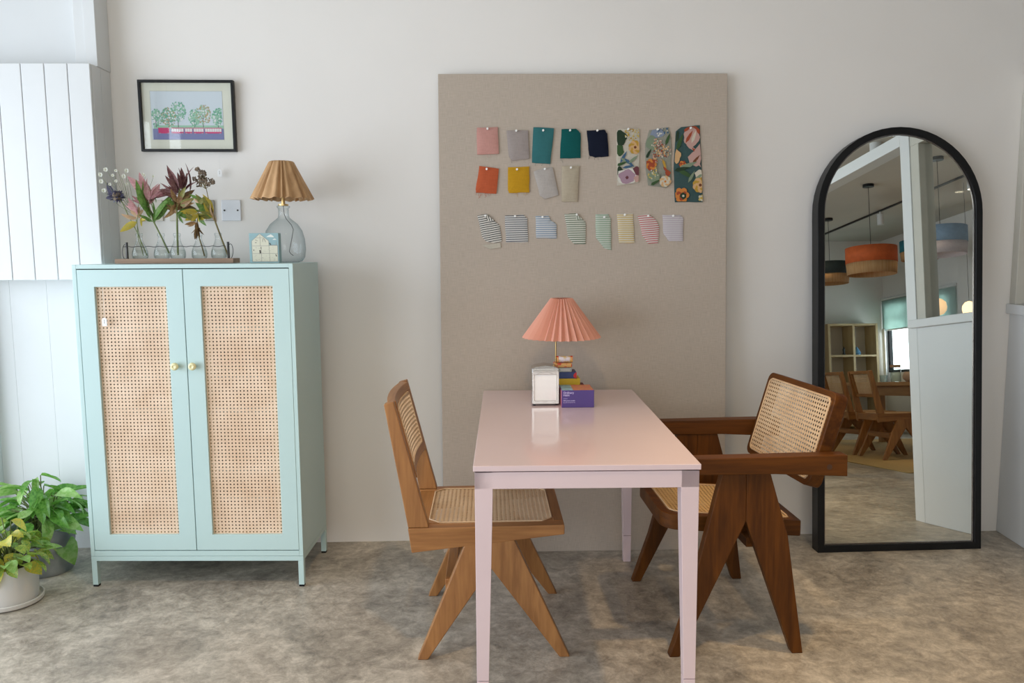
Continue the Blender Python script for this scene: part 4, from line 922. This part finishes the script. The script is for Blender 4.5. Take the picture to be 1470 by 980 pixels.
for a, mm in [((740, 400, 690, 300), lo_), ((740, 390, 700, 280), ly), ((742, 400, 735, 320), lf_), ((745, 410, 680, 370), lo_), ((745, 420, 660, 330), lg), ((750, 440, 735, 385), lf_), ((735, 380, 640, 265), lg), ((742, 400, 700, 410), lo_), ((745, 410, 720, 340), lf_), ((752, 450, 760, 395), lf_), ((735, 360, 715, 290), ly), ((742, 410, 655, 400), lo_), ((740, 400, 650, 290), lo_), ((744, 420, 690, 340), ly)]:
    put(f, 'leaf', mm, FP(a[0], a[1]), FP(a[2], a[3], rn(-.03, .02)), rn(-.9, .9), rn(1, 1.4))

# ------------------------------------------------------------------ raffia lamp with glass jug base
def pleat(prof, n, amp, seed=0, irr=0.0, sub=6, power=1.0):
    """prof: list of (radius, z, amplitude factor) rings; n pleats"""
    random.seed(seed); m = MB(); rings = []; tot = n * sub
    jit = [random.uniform(1 - irr, 1 + irr) for _ in range(n)]
    for (r_, z, k) in prof:
        ring = []
        for i in range(tot):
            ph = (i % sub) / sub; q = math.sin(2 * math.pi * ph) if sub > 2 else (1 if i % 2 else -1)
            rr = r_ + amp * k * q * jit[i // sub]
            a = 2 * math.pi * i / tot + irr * .1 * math.sin(7 * 2 * math.pi * i / tot)
            ring.append(m.bm.verts.new((rr * math.cos(a), rr * math.sin(a), z + (irr * .004 * q if k > .9 else 0))))
        rings.append(ring)
    for A, B in zip(rings, rings[1:]):
        for k in range(tot): m.face([A[k], A[(k + 1) % tot], B[(k + 1) % tot], B[k]])
    return m
LZ = CT
lamp = thing('raffia_table_lamp', 'glass jug table lamp with ruffled tan raffia shade on the cabinet', 'lamp', (-.845, 3.420, LZ))
jp = [(0, .003), (.055, 0), (.070, .004), (.082, .022), (.086, .055), (.083, .095), (.074, .130), (.056, .158), (.034, .176), (.024, .184), (.021, .195), (.021, .222), (.026, .226), (.027, .232), (.020, .233)]
MB().lathe(jp, 40).build('jug', M_jug, lamp, smooth='all')
MB().lathe([(0, .2335), (.021, .2335), (.021, .240), (.008, .241), (.008, .270), (0, .270)], 20).build('neck', M_brass, lamp, smooth=30)
cord = [(0, 0, .235), (.003, -.003, .20), (.012, -.01, .18), (.035, -.02, .155), (.045, -.03, .135), (.038, -.03, .10), (.030, -.035, .06), (.028, -.04, .045), (.034, -.045, .036), (.045, -.045, .028)]
MB().tube(cord, .0013, 6).build('cord', M_iron, lamp, smooth=True)
rp = [(.043, .414, .35), (.047, .411, .5), (.062, .380, .65), (.085, .335, .8), (.106, .292, .92), (.120, .264, 1.0), (.122, .260, 1.05)]
M_raf = noise_mat('raffia', (.56, .34, .17), (.42, .24, .11), scale=30, rough=.7, stretch=(1, 1, .15), bump=.3, bscale=90)
pleat(rp, 22, .0068, 3, .75).build('lamp_shade', M_raf, lamp, smooth='all', solid=.0018)
m = MB()
for k in range(3):
    a = k * 2.094; m.tube([(0, 0, .27), (.043 * math.cos(a), .043 * math.sin(a), .408)], .0012, 5)
m.build('shade_support', M_brass, lamp)

# ------------------------------------------------------------------ teal puzzle box with a drawn house
pb = thing('house_puzzle_box', 'square teal box with a drawing of a cream house front', 'box', (-.946, 3.262, CT), -.03)
M_teal = newmat('dusty_teal_card', (.27, .42, .45), .6); M_side = newmat('light_teal_card', (.42, .55, .57), .6)
bx('box_body', M_teal, 0, .117, 0, .035, 0, .118, pb, bevel=.0008)
HM = [newmat('print_cream', (.66, .64, .52), .8), newmat('print_line', (.32, .30, .27), .8), newmat('print_cloud', (.74, .75, .70), .8), newmat('print_ink', (.05, .045, .04), .8)]
m = MB()
def H(u, v): return (.117 * (u - 60) / 860 + 0, .118 * (930 - v) / 850 - .0045 + .004)
flat(m, [H(*q) for q in ((140, 885), (885, 885), (885, 430), (635, 430), (630, 300), (375, 95), (135, 300))], -.0004, 0)
def seg(a, b, w=5, mi=1, y=-.0006):
    a, b = Vector((a[0], a[1])), Vector((b[0], b[1])); n_ = Vector((-(b - a).y, (b - a).x)).normalized() * w / 2
    flat(m, [H(*(a + n_)), H(*(b + n_)), H(*(b - n_)), H(*(a - n_))], y, mi)
for a, b in (((140, 885), (885, 885)), ((885, 885), (885, 430)), ((885, 430), (635, 430)), ((135, 300), (140, 885)), ((135, 300), (375, 95)), ((375, 95), (630, 300)), ((630, 300), (650, 885)), ((150, 440), (640, 440)), ((150, 657), (885, 657)), ((245, 207), (520, 207)), ((380, 130), (385, 440)), ((405, 440), (408, 885)), ((670, 420), (860, 420)), ((850, 330), (850, 430))): seg(a, b, 10)
for q in ([(565, 190), (620, 150), (700, 112), (760, 150), (800, 195)], [(740, 270), (790, 235), (820, 235), (870, 268)]): flat(m, [H(*p) for p in q], -.0005, 2)
for a, b, w in (((370, 560), (378, 650), 40), ((400, 480), (402, 515), 22), ((185, 540), (188, 580), 20), ((825, 680), (850, 745), 22), ((465, 240), (455, 330), 10), ((465, 240), (505, 240), 10), ((505, 240), (540, 330), 10), ((655, 360), (690, 410), 26), ((235, 260), (310, 300), 8), ((230, 345), (280, 345), 14)): seg(a, b, w, 3, -.0007)
random.seed(4)
for k in range(46):
    u, v = random.uniform(170, 850), random.uniform(470, 860); l = random.uniform(10, 50); seg((u, v), (u + l, v + random.choice((0, 0, 6))), 5, 1, -.0007)
m.build('house_drawing', HM, pb, fixn=False)

# ------------------------------------------------------------------ things on the table
TZ = .7503
pl = thing('pink_table_lamp', 'brass table lamp with wide pleated salmon pink shade on the pink table', 'lamp', (.305, 3.315, TZ))
MB().lathe([(0, 0), (.055, 0), (.055, .008), (.012, .014), (0, .014)], 32, c=(-.018, 0, 0)).build('base', M_brass, pl, smooth=30)
MB().tube([(-.024, 0, .012), (-.024, 0, .30), (-.012, 0, .335), (0, 0, .34), (0, 0, .39)], .0036, 10).build('pole', M_brass, pl, smooth=True)
M_salmon = leafmat('salmon_pleated_fabric', (.80, .40, .30), (.84, .44, .33), 5, .25, .75)
pleat([(.0415, .396, .45), (.043, .394, .45), (.152, .238, 1), (.154, .234, 1)], 32, .0095, 5, 0.0, 2).build('lamp_shade', M_salmon, pl, solid=.0008)
m = MB()
for k in range(3): a = k * 2.094; m.tube([(0, 0, .388), (.042 * math.cos(a), .042 * math.sin(a), .392)], .0012, 5)
m.build('shade_support', M_brass, pl)

nd = thing('napkin_dispenser', 'chrome diner napkin dispenser full of white napkins on the pink table', 'dispenser', (.167, 3.045, TZ))
def nf(ins): return [(ins, .006 + ins), (.104 - ins, .006 + ins), (.104 - ins, .143 - ins), (.088 - ins * .6, .151 - ins), (.052, .156 - ins), (.016 + ins * .6, .151 - ins), (ins, .143 - ins)]
m = MB(); m.prism(nf(0), .004, .085, XZ); m.build('housing', M_chrome, nd, bevel=.002)
def nfr(x0, x1, z0, z1, rt): return rrect(x0, x1, z0, z1, [.003, rt, rt, .003], 5)
m = MB(); m.ring(nfr(.001, .103, .007, .140, .012), nfr(.009, .095, .020, .120, .003), -.003, .004, XZ); m.build('face_plate', M_chrome, nd, bevel=.001, smooth=30)
m = MB(); m.prism([(.0175 + .069 * k / 10, .121 + .012 * math.sin(math.pi * k / 10)) for k in range(11)], -.0045, .0, XZ); m.build('arch_relief', M_chrome, nd, bevel=.0008)
MB().box(.010, .094, -.0005, .004, .018, .1215).build('napkins', noise_mat('napkin_paper', (.90, .90, .90), (.93, .93, .93), scale=12, rough=.9, bump=.5, bscale=25), nd)
for x in (.006, .092):
    for y in (.008, .075): MB().lathe([(0, 0), (.005, 0), (.005, .006), (0, .006)], 10, c=(x + .003, y, 0)).build('foot', M_black, nd)

def cbox(name, label, x0, x1, y0, y1, z0, z1, mat, group='stacked boxes on the pink table', rz=0, bev=.0012):
    o = thing(name, label, 'box', (x0, y0, z0), rz, group)
    bx('box_body', mat, 0, x1 - x0, 0, y1 - y0, 0, z1 - z0, o, bevel=bev); return o
def text(s, size, loc, mat, parent, bold=0.0, sx=1.0):
    cu = bpy.data.curves.new('lettering', 'FONT'); cu.body = s; cu.size = size; cu.extrude = .0001; cu.offset = bold; cu.space_line = .85; cu.resolution_u = 2
    t_ = bpy.data.objects.new('lettering_tmp', cu); COL.objects.link(t_)
    dg = bpy.context.evaluated_depsgraph_get(); me = bpy.data.meshes.new_from_object(t_.evaluated_get(dg)); bpy.data.objects.remove(t_); me.materials.clear(); me.materials.append(mat)
    o = bpy.data.objects.new('lettering', me); COL.objects.link(o); o.parent = parent; o.location = loc; o.rotation_euler = (R(90), 0, 0); o.scale = (sx, 1, 1)
    return o
M_purple = noise_mat('purple_card', (.075, .045, .22), (.085, .05, .24), rough=.45); M_lav = newmat('lavender_ink', (.62, .55, .85), .6)
pz = cbox('puzzle_box', 'purple puzzle box with pale lettering in front of the stack', .277, .400, 3.000, 3.125, TZ, .8165, M_purple)
bx('lid_art', noise_mat('coral_floral_art', (.60, .12, .12), (.55, .30, .10), scale=90, rough=.5), .044, .121, .001, .124, .0664, .0668, pz)
bx('lid_art', noise_mat('pale_blue_art', (.35, .55, .72), (.20, .33, .30), scale=45, rough=.5), .002, .044, .001, .124, .0664, .0668, pz)
bx('side_art', newmat('rose_card', (.45, .12, .18), .5), -.0004, 0, .001, .124, .001, .065, pz)
text('Ordinary\nHabit', .0108, (.006, -.0003, .0535), M_lav, pz, .0002)
text('500 piece puzzle', .0072, (.006, -.0003, .0245), M_lav, pz, .0001, .92)
m = MB()
for (x0, x1, z) in ((.006, .022, .034), (.006, .052, .0185)): 
    x = x0
    while x < x1: l = random.uniform(.002, .006); m.box(x, min(x + l, x1), -.0003, 0, z, z + .0012); x += l + .0012
m.build('fine_print', M_lav, pz)
cbox('game_box', 'dark red box at the bottom of the stack behind the purple box', .272, .385, 3.145, 3.245, TZ, .806, newmat('dark_red_card', (.12, .012, .02), .5))
cbox('game_box', 'bright yellow box in the stack behind the purple box', .268, .364, 3.150, 3.235, .8065, .837, noise_mat('yellow_card', (.55, .38, .01), (.60, .42, .015), rough=.45))
bb = cbox('game_box', 'navy blue box with a red corner stacked on the yellow box', .268, .350, 3.152, 3.232, .8375, .863, noise_mat('navy_card', (.012, .035, .16), (.015, .04, .19), rough=.4))
MB().prism([(.0705, .004), (.082, .0005), (.082, .025), (.074, .021), (.069, .013)], -.0004, 0, XZ).build('printed_emblem', newmat('red_ink', (.55, .02, .03), .5), bb)
gb = cbox('game_box', 'small grey card box with pale lettering on the navy box', .266, .331, 3.154, 3.228, .8635, .880, newmat('grey_blue_card', (.36, .40, .43), .5))
m = MB()
for k in range(13): m.box(.022 + k * .0028, .0236 + k * .0028, -.0004, 0, .005, .011)
m.build('fine_print', newmat('pale_ink', (.62, .64, .66), .6), gb)
M_red = noise_mat('red_yellow_wrapper', (.50, .03, .025), (.62, .36, .12), scale=55, rough=.35, lo=.45, hi=.52)
rt = cbox('candy_box', 'red and yellow sweet packet lying on the grey box', .262, .333, 3.157, 3.222, .8805, .897, M_red, bev=.004)
tn = thing('tin_roll', 'printed cylindrical tin lying on top of the box stack', 'tin', (.272, 3.185, .9105), .0, 'stacked boxes on the pink table')
m = MB(); m.lathe([(.0, 0), (.0125, 0), (.0130, .003), (.0130, .062), (.0125, .065), (0, .065)], 20); q = m.build('tin_body', noise_mat('printed_tin', (.62, .58, .66), (.55, .40, .18), scale=60, rough=.3, lo=.45, hi=.55), tn, smooth=35); q.matrix_local = Matrix.Rotation(R(90), 4, 'Y')
for x0 in (.0, .056):
    m = MB(); m.lathe([(.0134, 0), (.0134, .009)], 20, cap0=True, cap1=True); q = m.build('end_band', M_red, tn, smooth=35); q.matrix_local = Matrix.Translation((x0, 0, 0)) @ Matrix.Rotation(R(90), 4, 'Y')

# ------------------------------------------------------------------ potted plants
PL = leafmat('peace_lily_leaf', (.10, .30, .04), (.22, .46, .09), 9, .4, .35); PL2 = leafmat('peace_lily_light', (.26, .50, .11), (.40, .60, .22), 9, .4, .35)
PV = leafmat('variegated_leaf', (.48, .55, .10), (.16, .36, .07), 12, .4, .35); PY = leafmat('yellowing_leaf', (.70, .58, .08), (.42, .50, .10), 12, .4, .4)
M_soil = noise_mat('soil', (.04, .025, .015), (.09, .06, .04), scale=60, rough=.95, bump=.6)
M_galv = noise_mat('galvanised_metal', (.30, .33, .36), (.42, .44, .47), scale=18, rough=.35, metal=.75)
def plant(root, c, n, meshes, hmin, hmax, lmin, lmax, spread, seed, wmul=1.0, droop=.4, bias=(0, 0)):
    random.seed(seed); st = MB()
    for i in range(n):
        a = random.uniform(0, 6.283); k = (i + .5) / n; el = random.uniform(hmin, hmax)
        rad = spread * math.sqrt(random.random()); p0 = Vector(c) + Vector((random.uniform(-.03, .03), random.uniform(-.03, .03), 0))
        p1 = Vector(c) + Vector((math.cos(a) * rad + bias[0], math.sin(a) * rad + bias[1], el * (1 - .55 * (rad / spread) ** 2)))
        mid = (p0 + p1) / 2 + Vector((0, 0, .03)); st.tube([p0, mid, p1], .0022, 5)
        d = Vector((math.cos(a), math.sin(a), random.uniform(-droop, .55)))
        put_leaf('leaf', random.choice(meshes), root, p1, d, random.uniform(lmin, lmax), random.uniform(-.6, .6), random.uniform(.8, 1.2) * wmul)
    s_ = st.build('stems', M_stem, root, smooth=True); s_['kind'] = 'stuff'
p2 = thing('potted_peace_lily', 'leafy green plant in a galvanised metal bucket beside the cabinet', 'plant', (-1.895, 3.375, 0))
MB().lathe([(0, .004), (.100, 0), (.102, .004), (.103, .010), (.124, .196), (.128, .200), (.124, .203), (.120, .198), (.099, .012), (0, .012)], 36).build('bucket', M_galv, p2, smooth=35)
MB().lathe([(0, .176), (.119, .176)], 24).build('soil', M_soil, p2)
ms = [leaf_mesh('leaf', PL, .35, .35, .24, wav=.012), leaf_mesh('leaf', PL2, .45, .3, .25, wav=.012), leaf_mesh('leaf', PL, .15, .45, .23)]
plant(p2, (0, 0, .18), 86, ms, .04, .27, .09, .145, .135, 11, .82, .6)
for (dx, dz, ex, ez, l, w) in ((.075, .33, -.10, -.02, .14, 1.4), (.06, .33, .09, -.14, .12, 1.2), (.05, .20, .13, .03, .12, 1), (.07, .16, .12, -.10, .14, 1.3), (-.06, .24, -.14, .04, .15, 1.1)):
    put_leaf('leaf', ms[1], p2, (dx, -.03, dz), (ex, -.05, ez), l, .3, w)
MB().tube([(.02, -.02, .19), (.0, -.02, .30), (-.035, -.03, .40)], .0015, 5).build('bare_stem', M_stemb, p2)
p1_ = thing('potted_variegated_plant', 'yellow green bushy plant in a round white pot with saucer', 'plant', (-1.868, 3.062, 0))
M_pot = noise_mat('matt_white_ceramic', (.60, .58, .55), (.64, .62, .59), scale=8, rough=.55)
MB().lathe([(0, .001), (.108, 0), (.117, .006), (.119, .020), (.114, .022), (.108, .010), (0, .010)], 44).build('saucer', M_pot, p1_, smooth=35)
MB().lathe([(0, .011), (.094, .0105), (.100, .014), (.105, .150), (.104, .155), (.099, .155), (.097, .135), (.094, .02), (0, .02)], 44).build('pot', M_pot, p1_, smooth=35)
MB().lathe([(0, .136), (.0968, .136)], 24).build('soil', M_soil, p1_)
mv = [leaf_mesh('leaf', PV, .35, .3, .33, wav=.01), leaf_mesh('leaf', PY, .4, .3, .34, wav=.012), leaf_mesh('leaf', PL2, .3, .35, .30), leaf_mesh('leaf', PV, .2, .35, .30)]
plant(p1_, (0, 0, .13), 84, mv, .04, .21, .05, .085, .13, 5, 1.05, .7)
for (dx, dy, dz, l) in ((.045, -.05, .12, .085), (-.005, -.06, .11, .075), (.02, -.06, .15, .08), (.075, -.04, .16, .06)):
    put_leaf('leaf', mv[1], p1_, (dx - .03, dy, dz + .05), (.35, -.8, -.6), l, -.2, 1.25)

# ------------------------------------------------------------------ next room, seen in the mirror
M_drum = {k: noise_mat('drum_' + k, v, tuple(x * .85 for x in v), scale=20, rough=.8) for k, v in {'orange': (.62, .12, .025), 'dark': (.03, .045, .045), 'teal': (.02, .16, .20), 'blue': (.22, .34, .50)}.items()}
M_tanf = noise_mat('tan_fringe', (.42, .22, .09), (.50, .30, .14), scale=60, rough=.9, stretch=(1, 1, .05)); M_pinkf = noise_mat('pale_pink_fringe', (.56, .45, .46), (.60, .5, .5), scale=60, rough=.9)
def drum(loc, r_, z0, z1, key, label, fr=M_tanf):
    zb = z0 + (z1 - z0) * .42; L_ = thing('drum_pendant_lamp', label, 'lamp', (loc[0], loc[1], z0), 0, 'fringed drum pendant lamps in the next room'); h = lambda z: z - z0
    MB().lathe([(r_, h(zb)), (r_, h(z1))], 36).build('shade', M_drum[key], L_, smooth=35, solid=.004)
    MB().lathe([(r_ - .012, 0), (r_ - .003, h(zb) + .01)], 36).build('fringe', fr, L_, smooth=35, solid=.004)
    MB().lathe([(0, h(z1) - .012), (r_ - .004, h(z1) - .012)], 30).build('diffuser', emit_mat('lamp_glow', (1, .62, .3), .25), L_)
    MB().tube([(0, 0, h(z1) - .012), (0, 0, CEIL - z0)], .003, 6).build('cable', M_iron, L_)
    MB().lathe([(0, 0), (.06, 0), (.06, .03), (0, .03)], 20, c=(0, 0, CEIL - z0 - .03)).build('canopy', M_black, L_, smooth=30)
drum((4.46, -1.6), .265, 1.94, 2.24, 'orange', 'orange drum pendant lamp with tan fringe, in the mirror')
drum((4.85, -3.4), .24, 2.07, 2.35, 'dark', 'near black drum pendant lamp cut by the mirror edge')
drum((5.62, -2.6), .22, 2.26, 2.5, 'teal', 'teal drum pendant lamp mostly hidden behind the white post')
drum((4.6, -.54), .235, 1.98, 2.25, 'blue', 'pale blue drum pendant lamp seen through the glass partition in the mirror', M_pinkf)
for i, (x, y, p_) in enumerate(SPOTS):
    L_ = thing('ceiling_spotlight', ['white cylinder ceiling spotlight above the dark armchair', 'white cylinder ceiling spotlight behind the camera', 'white cylinder ceiling spotlight near the partition header', 'white cylinder ceiling spotlight by the shopfront', 'white cylinder ceiling spotlight glowing at the top of the mirror', 'white cylinder ceiling spotlight in the next room by the far wall', 'white cylinder ceiling spotlight in the next room near the shelf'][i], 'lamp', (x, y, CEIL), 0, 'ceiling spotlights')
    MB().lathe([(.052, 0), (.052, -.15), (.046, -.15), (.046, -.12), (0, -.12)], 24).build('housing', M_white, L_, smooth=30)
    MB().lathe([(0, -.1485), (.045, -.1485)], 20).build('lens', emit_mat('warm_lens', (1, .85, .62), 9), L_)
tr = thing('track_light', 'thin ceiling track with one white spot head, seen in the mirror', 'lamp', (5.30, -4.9, CEIL))
MB().box(-.012, .012, 0, 4.6, -.02, 0).build('track', M_iron, tr); MB().lathe([(.04, 0), (.04, -.14), (0, -.14)], 18, c=(0, 2.0, -.05)).build('spot_head', M_white, tr, smooth=30); MB().tube([(0, 2.0, -.02), (0, 2.0, -.06)], .01, 8).build('bracket', M_white, tr)
# blind
bl = thing('roller_blind', 'translucent pale green roller blind half down over the window', 'blind', (6.47, -4.18, 1.55))
m = MB(); m.box(-.002, .002, -.90, .95, .0, .47); m.build('blind_fabric', leafmat('blind_cloth', (.50, .62, .58), (.54, .66, .62), 5, .7, .8), bl); MB().box(-.008, .008, -.90, .95, -.015, .005).build('bottom_bar', M_white, bl)
MB().tube([(0, -.90, .48), (0, .95, .48)], .022, 12).build('roller', M_white, bl, smooth=True)
cu = thing('curtain_strip', 'narrow pale curtain hanging left of the far window', 'curtain', (6.44, -5.06, .62))
m = MB(); pts = [(.012 * math.sin(k * 1.3), k * .012) for k in range(9)]; m.prism(pts + [(p[0] + .006, p[1]) for p in pts[::-1]], 0, .95, XY); m.build('curtain_fabric', M_plate, cu)
# far table
OAK = [wood_mat('oak_%s' % 'xyz'[a], (.42, .24, .10), (.30, .16, .065), a, .4, .7) for a in range(3)]
ft = thing('wooden_table', 'long warm wooden dining table reflected in the mirror', 'table', (4.82, -1.45, .008))
MB().box(-.42, .42, -1.45, 1.1, .705, .745).build('tabletop', OAK[1], ft, bevel=.003); MB().ring([(-.38, -1.40), (.38, -1.40), (.38, 1.05), (-.38, 1.05)], [(-.355, -1.37), (.355, -1.37), (.355, 1.02), (-.355, 1.02)], .60, .705, XY).build('apron', OAK[1], ft)
for x in (-.38, .31):
    for y in (-1.40, .98): MB().box(x, x + .07, y, y + .07, 0, .60).build('leg', OAK[2], ft, bevel=.003)
TT = .7535
bo = thing('glass_jar', 'tall clear glass jar with lid on the wooden table', 'jar', (4.87, -1.93, TT)); MB().lathe([(0, .004), (.05, 0), (.055, .01), (.055, .15), (.048, .16), (.048, .165)], 24).build('jar_glass', thin_glass('jar_glass', (.8, .86, .84), (.15, .2, .2), .2), bo, smooth=35); MB().lathe([(0, .165), (.056, .165), (.056, .195), (0, .195)], 24).build('lid', OAK[0], bo, smooth=30)
gl = thing('drinking_glass', 'small drinking glass left of the tall jar', 'glass', (4.87, -2.19, TT)); MB().lathe([(0, .004), (.04, 0), (.045, .08)], 20).build('cup_glass', thin_glass('tumbler', (.8, .88, .88), (.25, .32, .32), .2), gl, smooth=35)
va = thing('round_pot', 'small round terracotta pot on the wooden table by the white post', 'pot', (4.87, -1.66, TT)); MB().lathe([(0, 0), (.03, 0), (.062, .035), (.066, .06), (.05, .10), (.036, .11), (.03, .105)], 24).build('pot_body', noise_mat('terracotta', (.40, .27, .17), (.50, .36, .25), rough=.8), va, smooth='all')
# shelf on the end wall
sh = thing('cube_shelf', 'open pale wooden cube shelf against the far wall in the mirror', 'shelf', (5.44, -5.09, 0))
PINE = [wood_mat('pine_%s' % 'xyz'[a], (.52, .40, .22), (.42, .31, .16), a, .5, .7) for a in range(3)]
for x in (0, .38, .74): MB().box(x, x + .035, 0, .33, 0, 1.64).build('upright', PINE[2], sh, bevel=.002)
for z in (.10, .62, 1.14, 1.61):
    for (a_, b_) in ((.035, .38), (.415, .74)): MB().box(a_, b_, 0, .33, z, z + .03).build('shelf_board', PINE[0], sh, bevel=.002)
def small(name, label, loc, prof, col, cat, grp=None):
    o = MB().lathe(prof, 18).build(name, noise_mat(name + '_m', col, tuple(c * .8 for c in col), rough=.4), smooth=35); o.location = loc; tag(o, label, cat, grp)
small('ceramic_cup', 'white cup on the cube shelf, nearest the mirror frame', (5.90, -4.85, .6505), [(0, 0), (.035, 0), (.04, .08), (.034, .08), (.03, .01), (0, .01)], (.6, .6, .58), 'cup', 'cups on the cube shelf')
small('ceramic_cup', 'pale green cup on the cube shelf, second in the row', (6.0, -4.85, .6505), [(0, 0), (.04, 0), (.045, .09), (.04, .09), (.035, .01), (0, .01)], (.35, .55, .5), 'cup', 'cups on the cube shelf')
small('ceramic_cup', 'pale blue cup on the cube shelf, nearest the window', (6.1, -4.85, .6505), [(0, 0), (.04, 0), (.045, .09), (.04, .09), (.035, .01), (0, .01)], (.5, .6, .62), 'cup', 'cups on the cube shelf')
small('blue_bowl', 'small blue stacked bowl on the middle board of the cube shelf', (5.92, -4.85, 1.1705), [(0, 0), (.05, 0), (.06, .03), (.045, .06), (.02, .10), (0, .13)], (.10, .25, .42), 'bowl')
small('dark_figurine', 'little dark figurine on the middle board of the cube shelf', (5.72, -4.85, 1.1705), [(0, 0), (.03, 0), (.015, .04), (.022, .08), (.008, .12), (0, .13)], (.03, .04, .04), 'figurine')
# rug
rg = MB(); rg.box(3.56, 6.2, -3.3, .52, 0.0, .008); rug = rg.build('jute_rug', noise_mat('jute', (.52, .36, .15), (.40, .27, .11), scale=160, rough=.95, bump=.5, bscale=200), bevel=.003); tag(rug, 'flat straw coloured jute rug under the dining chairs in the mirror', 'rug')
# globe lamps beyond the glass
for i, (x, y, z, r_) in enumerate(((5.5, -2.21, 1.80, .06), (5.5, -2.05, 1.62, .085), (5.5, -1.50, 1.54, .075))):
    o = thing('globe_pendant_lamp', ['smallest glowing globe lamp seen through the glass partition', 'larger peach globe lamp beside the smallest one, through the glass', 'glowing globe lamp by the right edge of the mirror'][i], 'lamp', (x, y, z), 0, 'globe lamps beyond the glass partition')
    MB().ball((0, 0, 0), r_, 12, (1, 1, 1.2)).build('globe', emit_mat('globe_glow', (1, .66, .36), (2.2, .8, 2.2)[i]), o, smooth='all'); MB().tube([(0, 0, r_), (0, 0, CEIL - z)], .0025, 5).build('cable', M_iron, o)
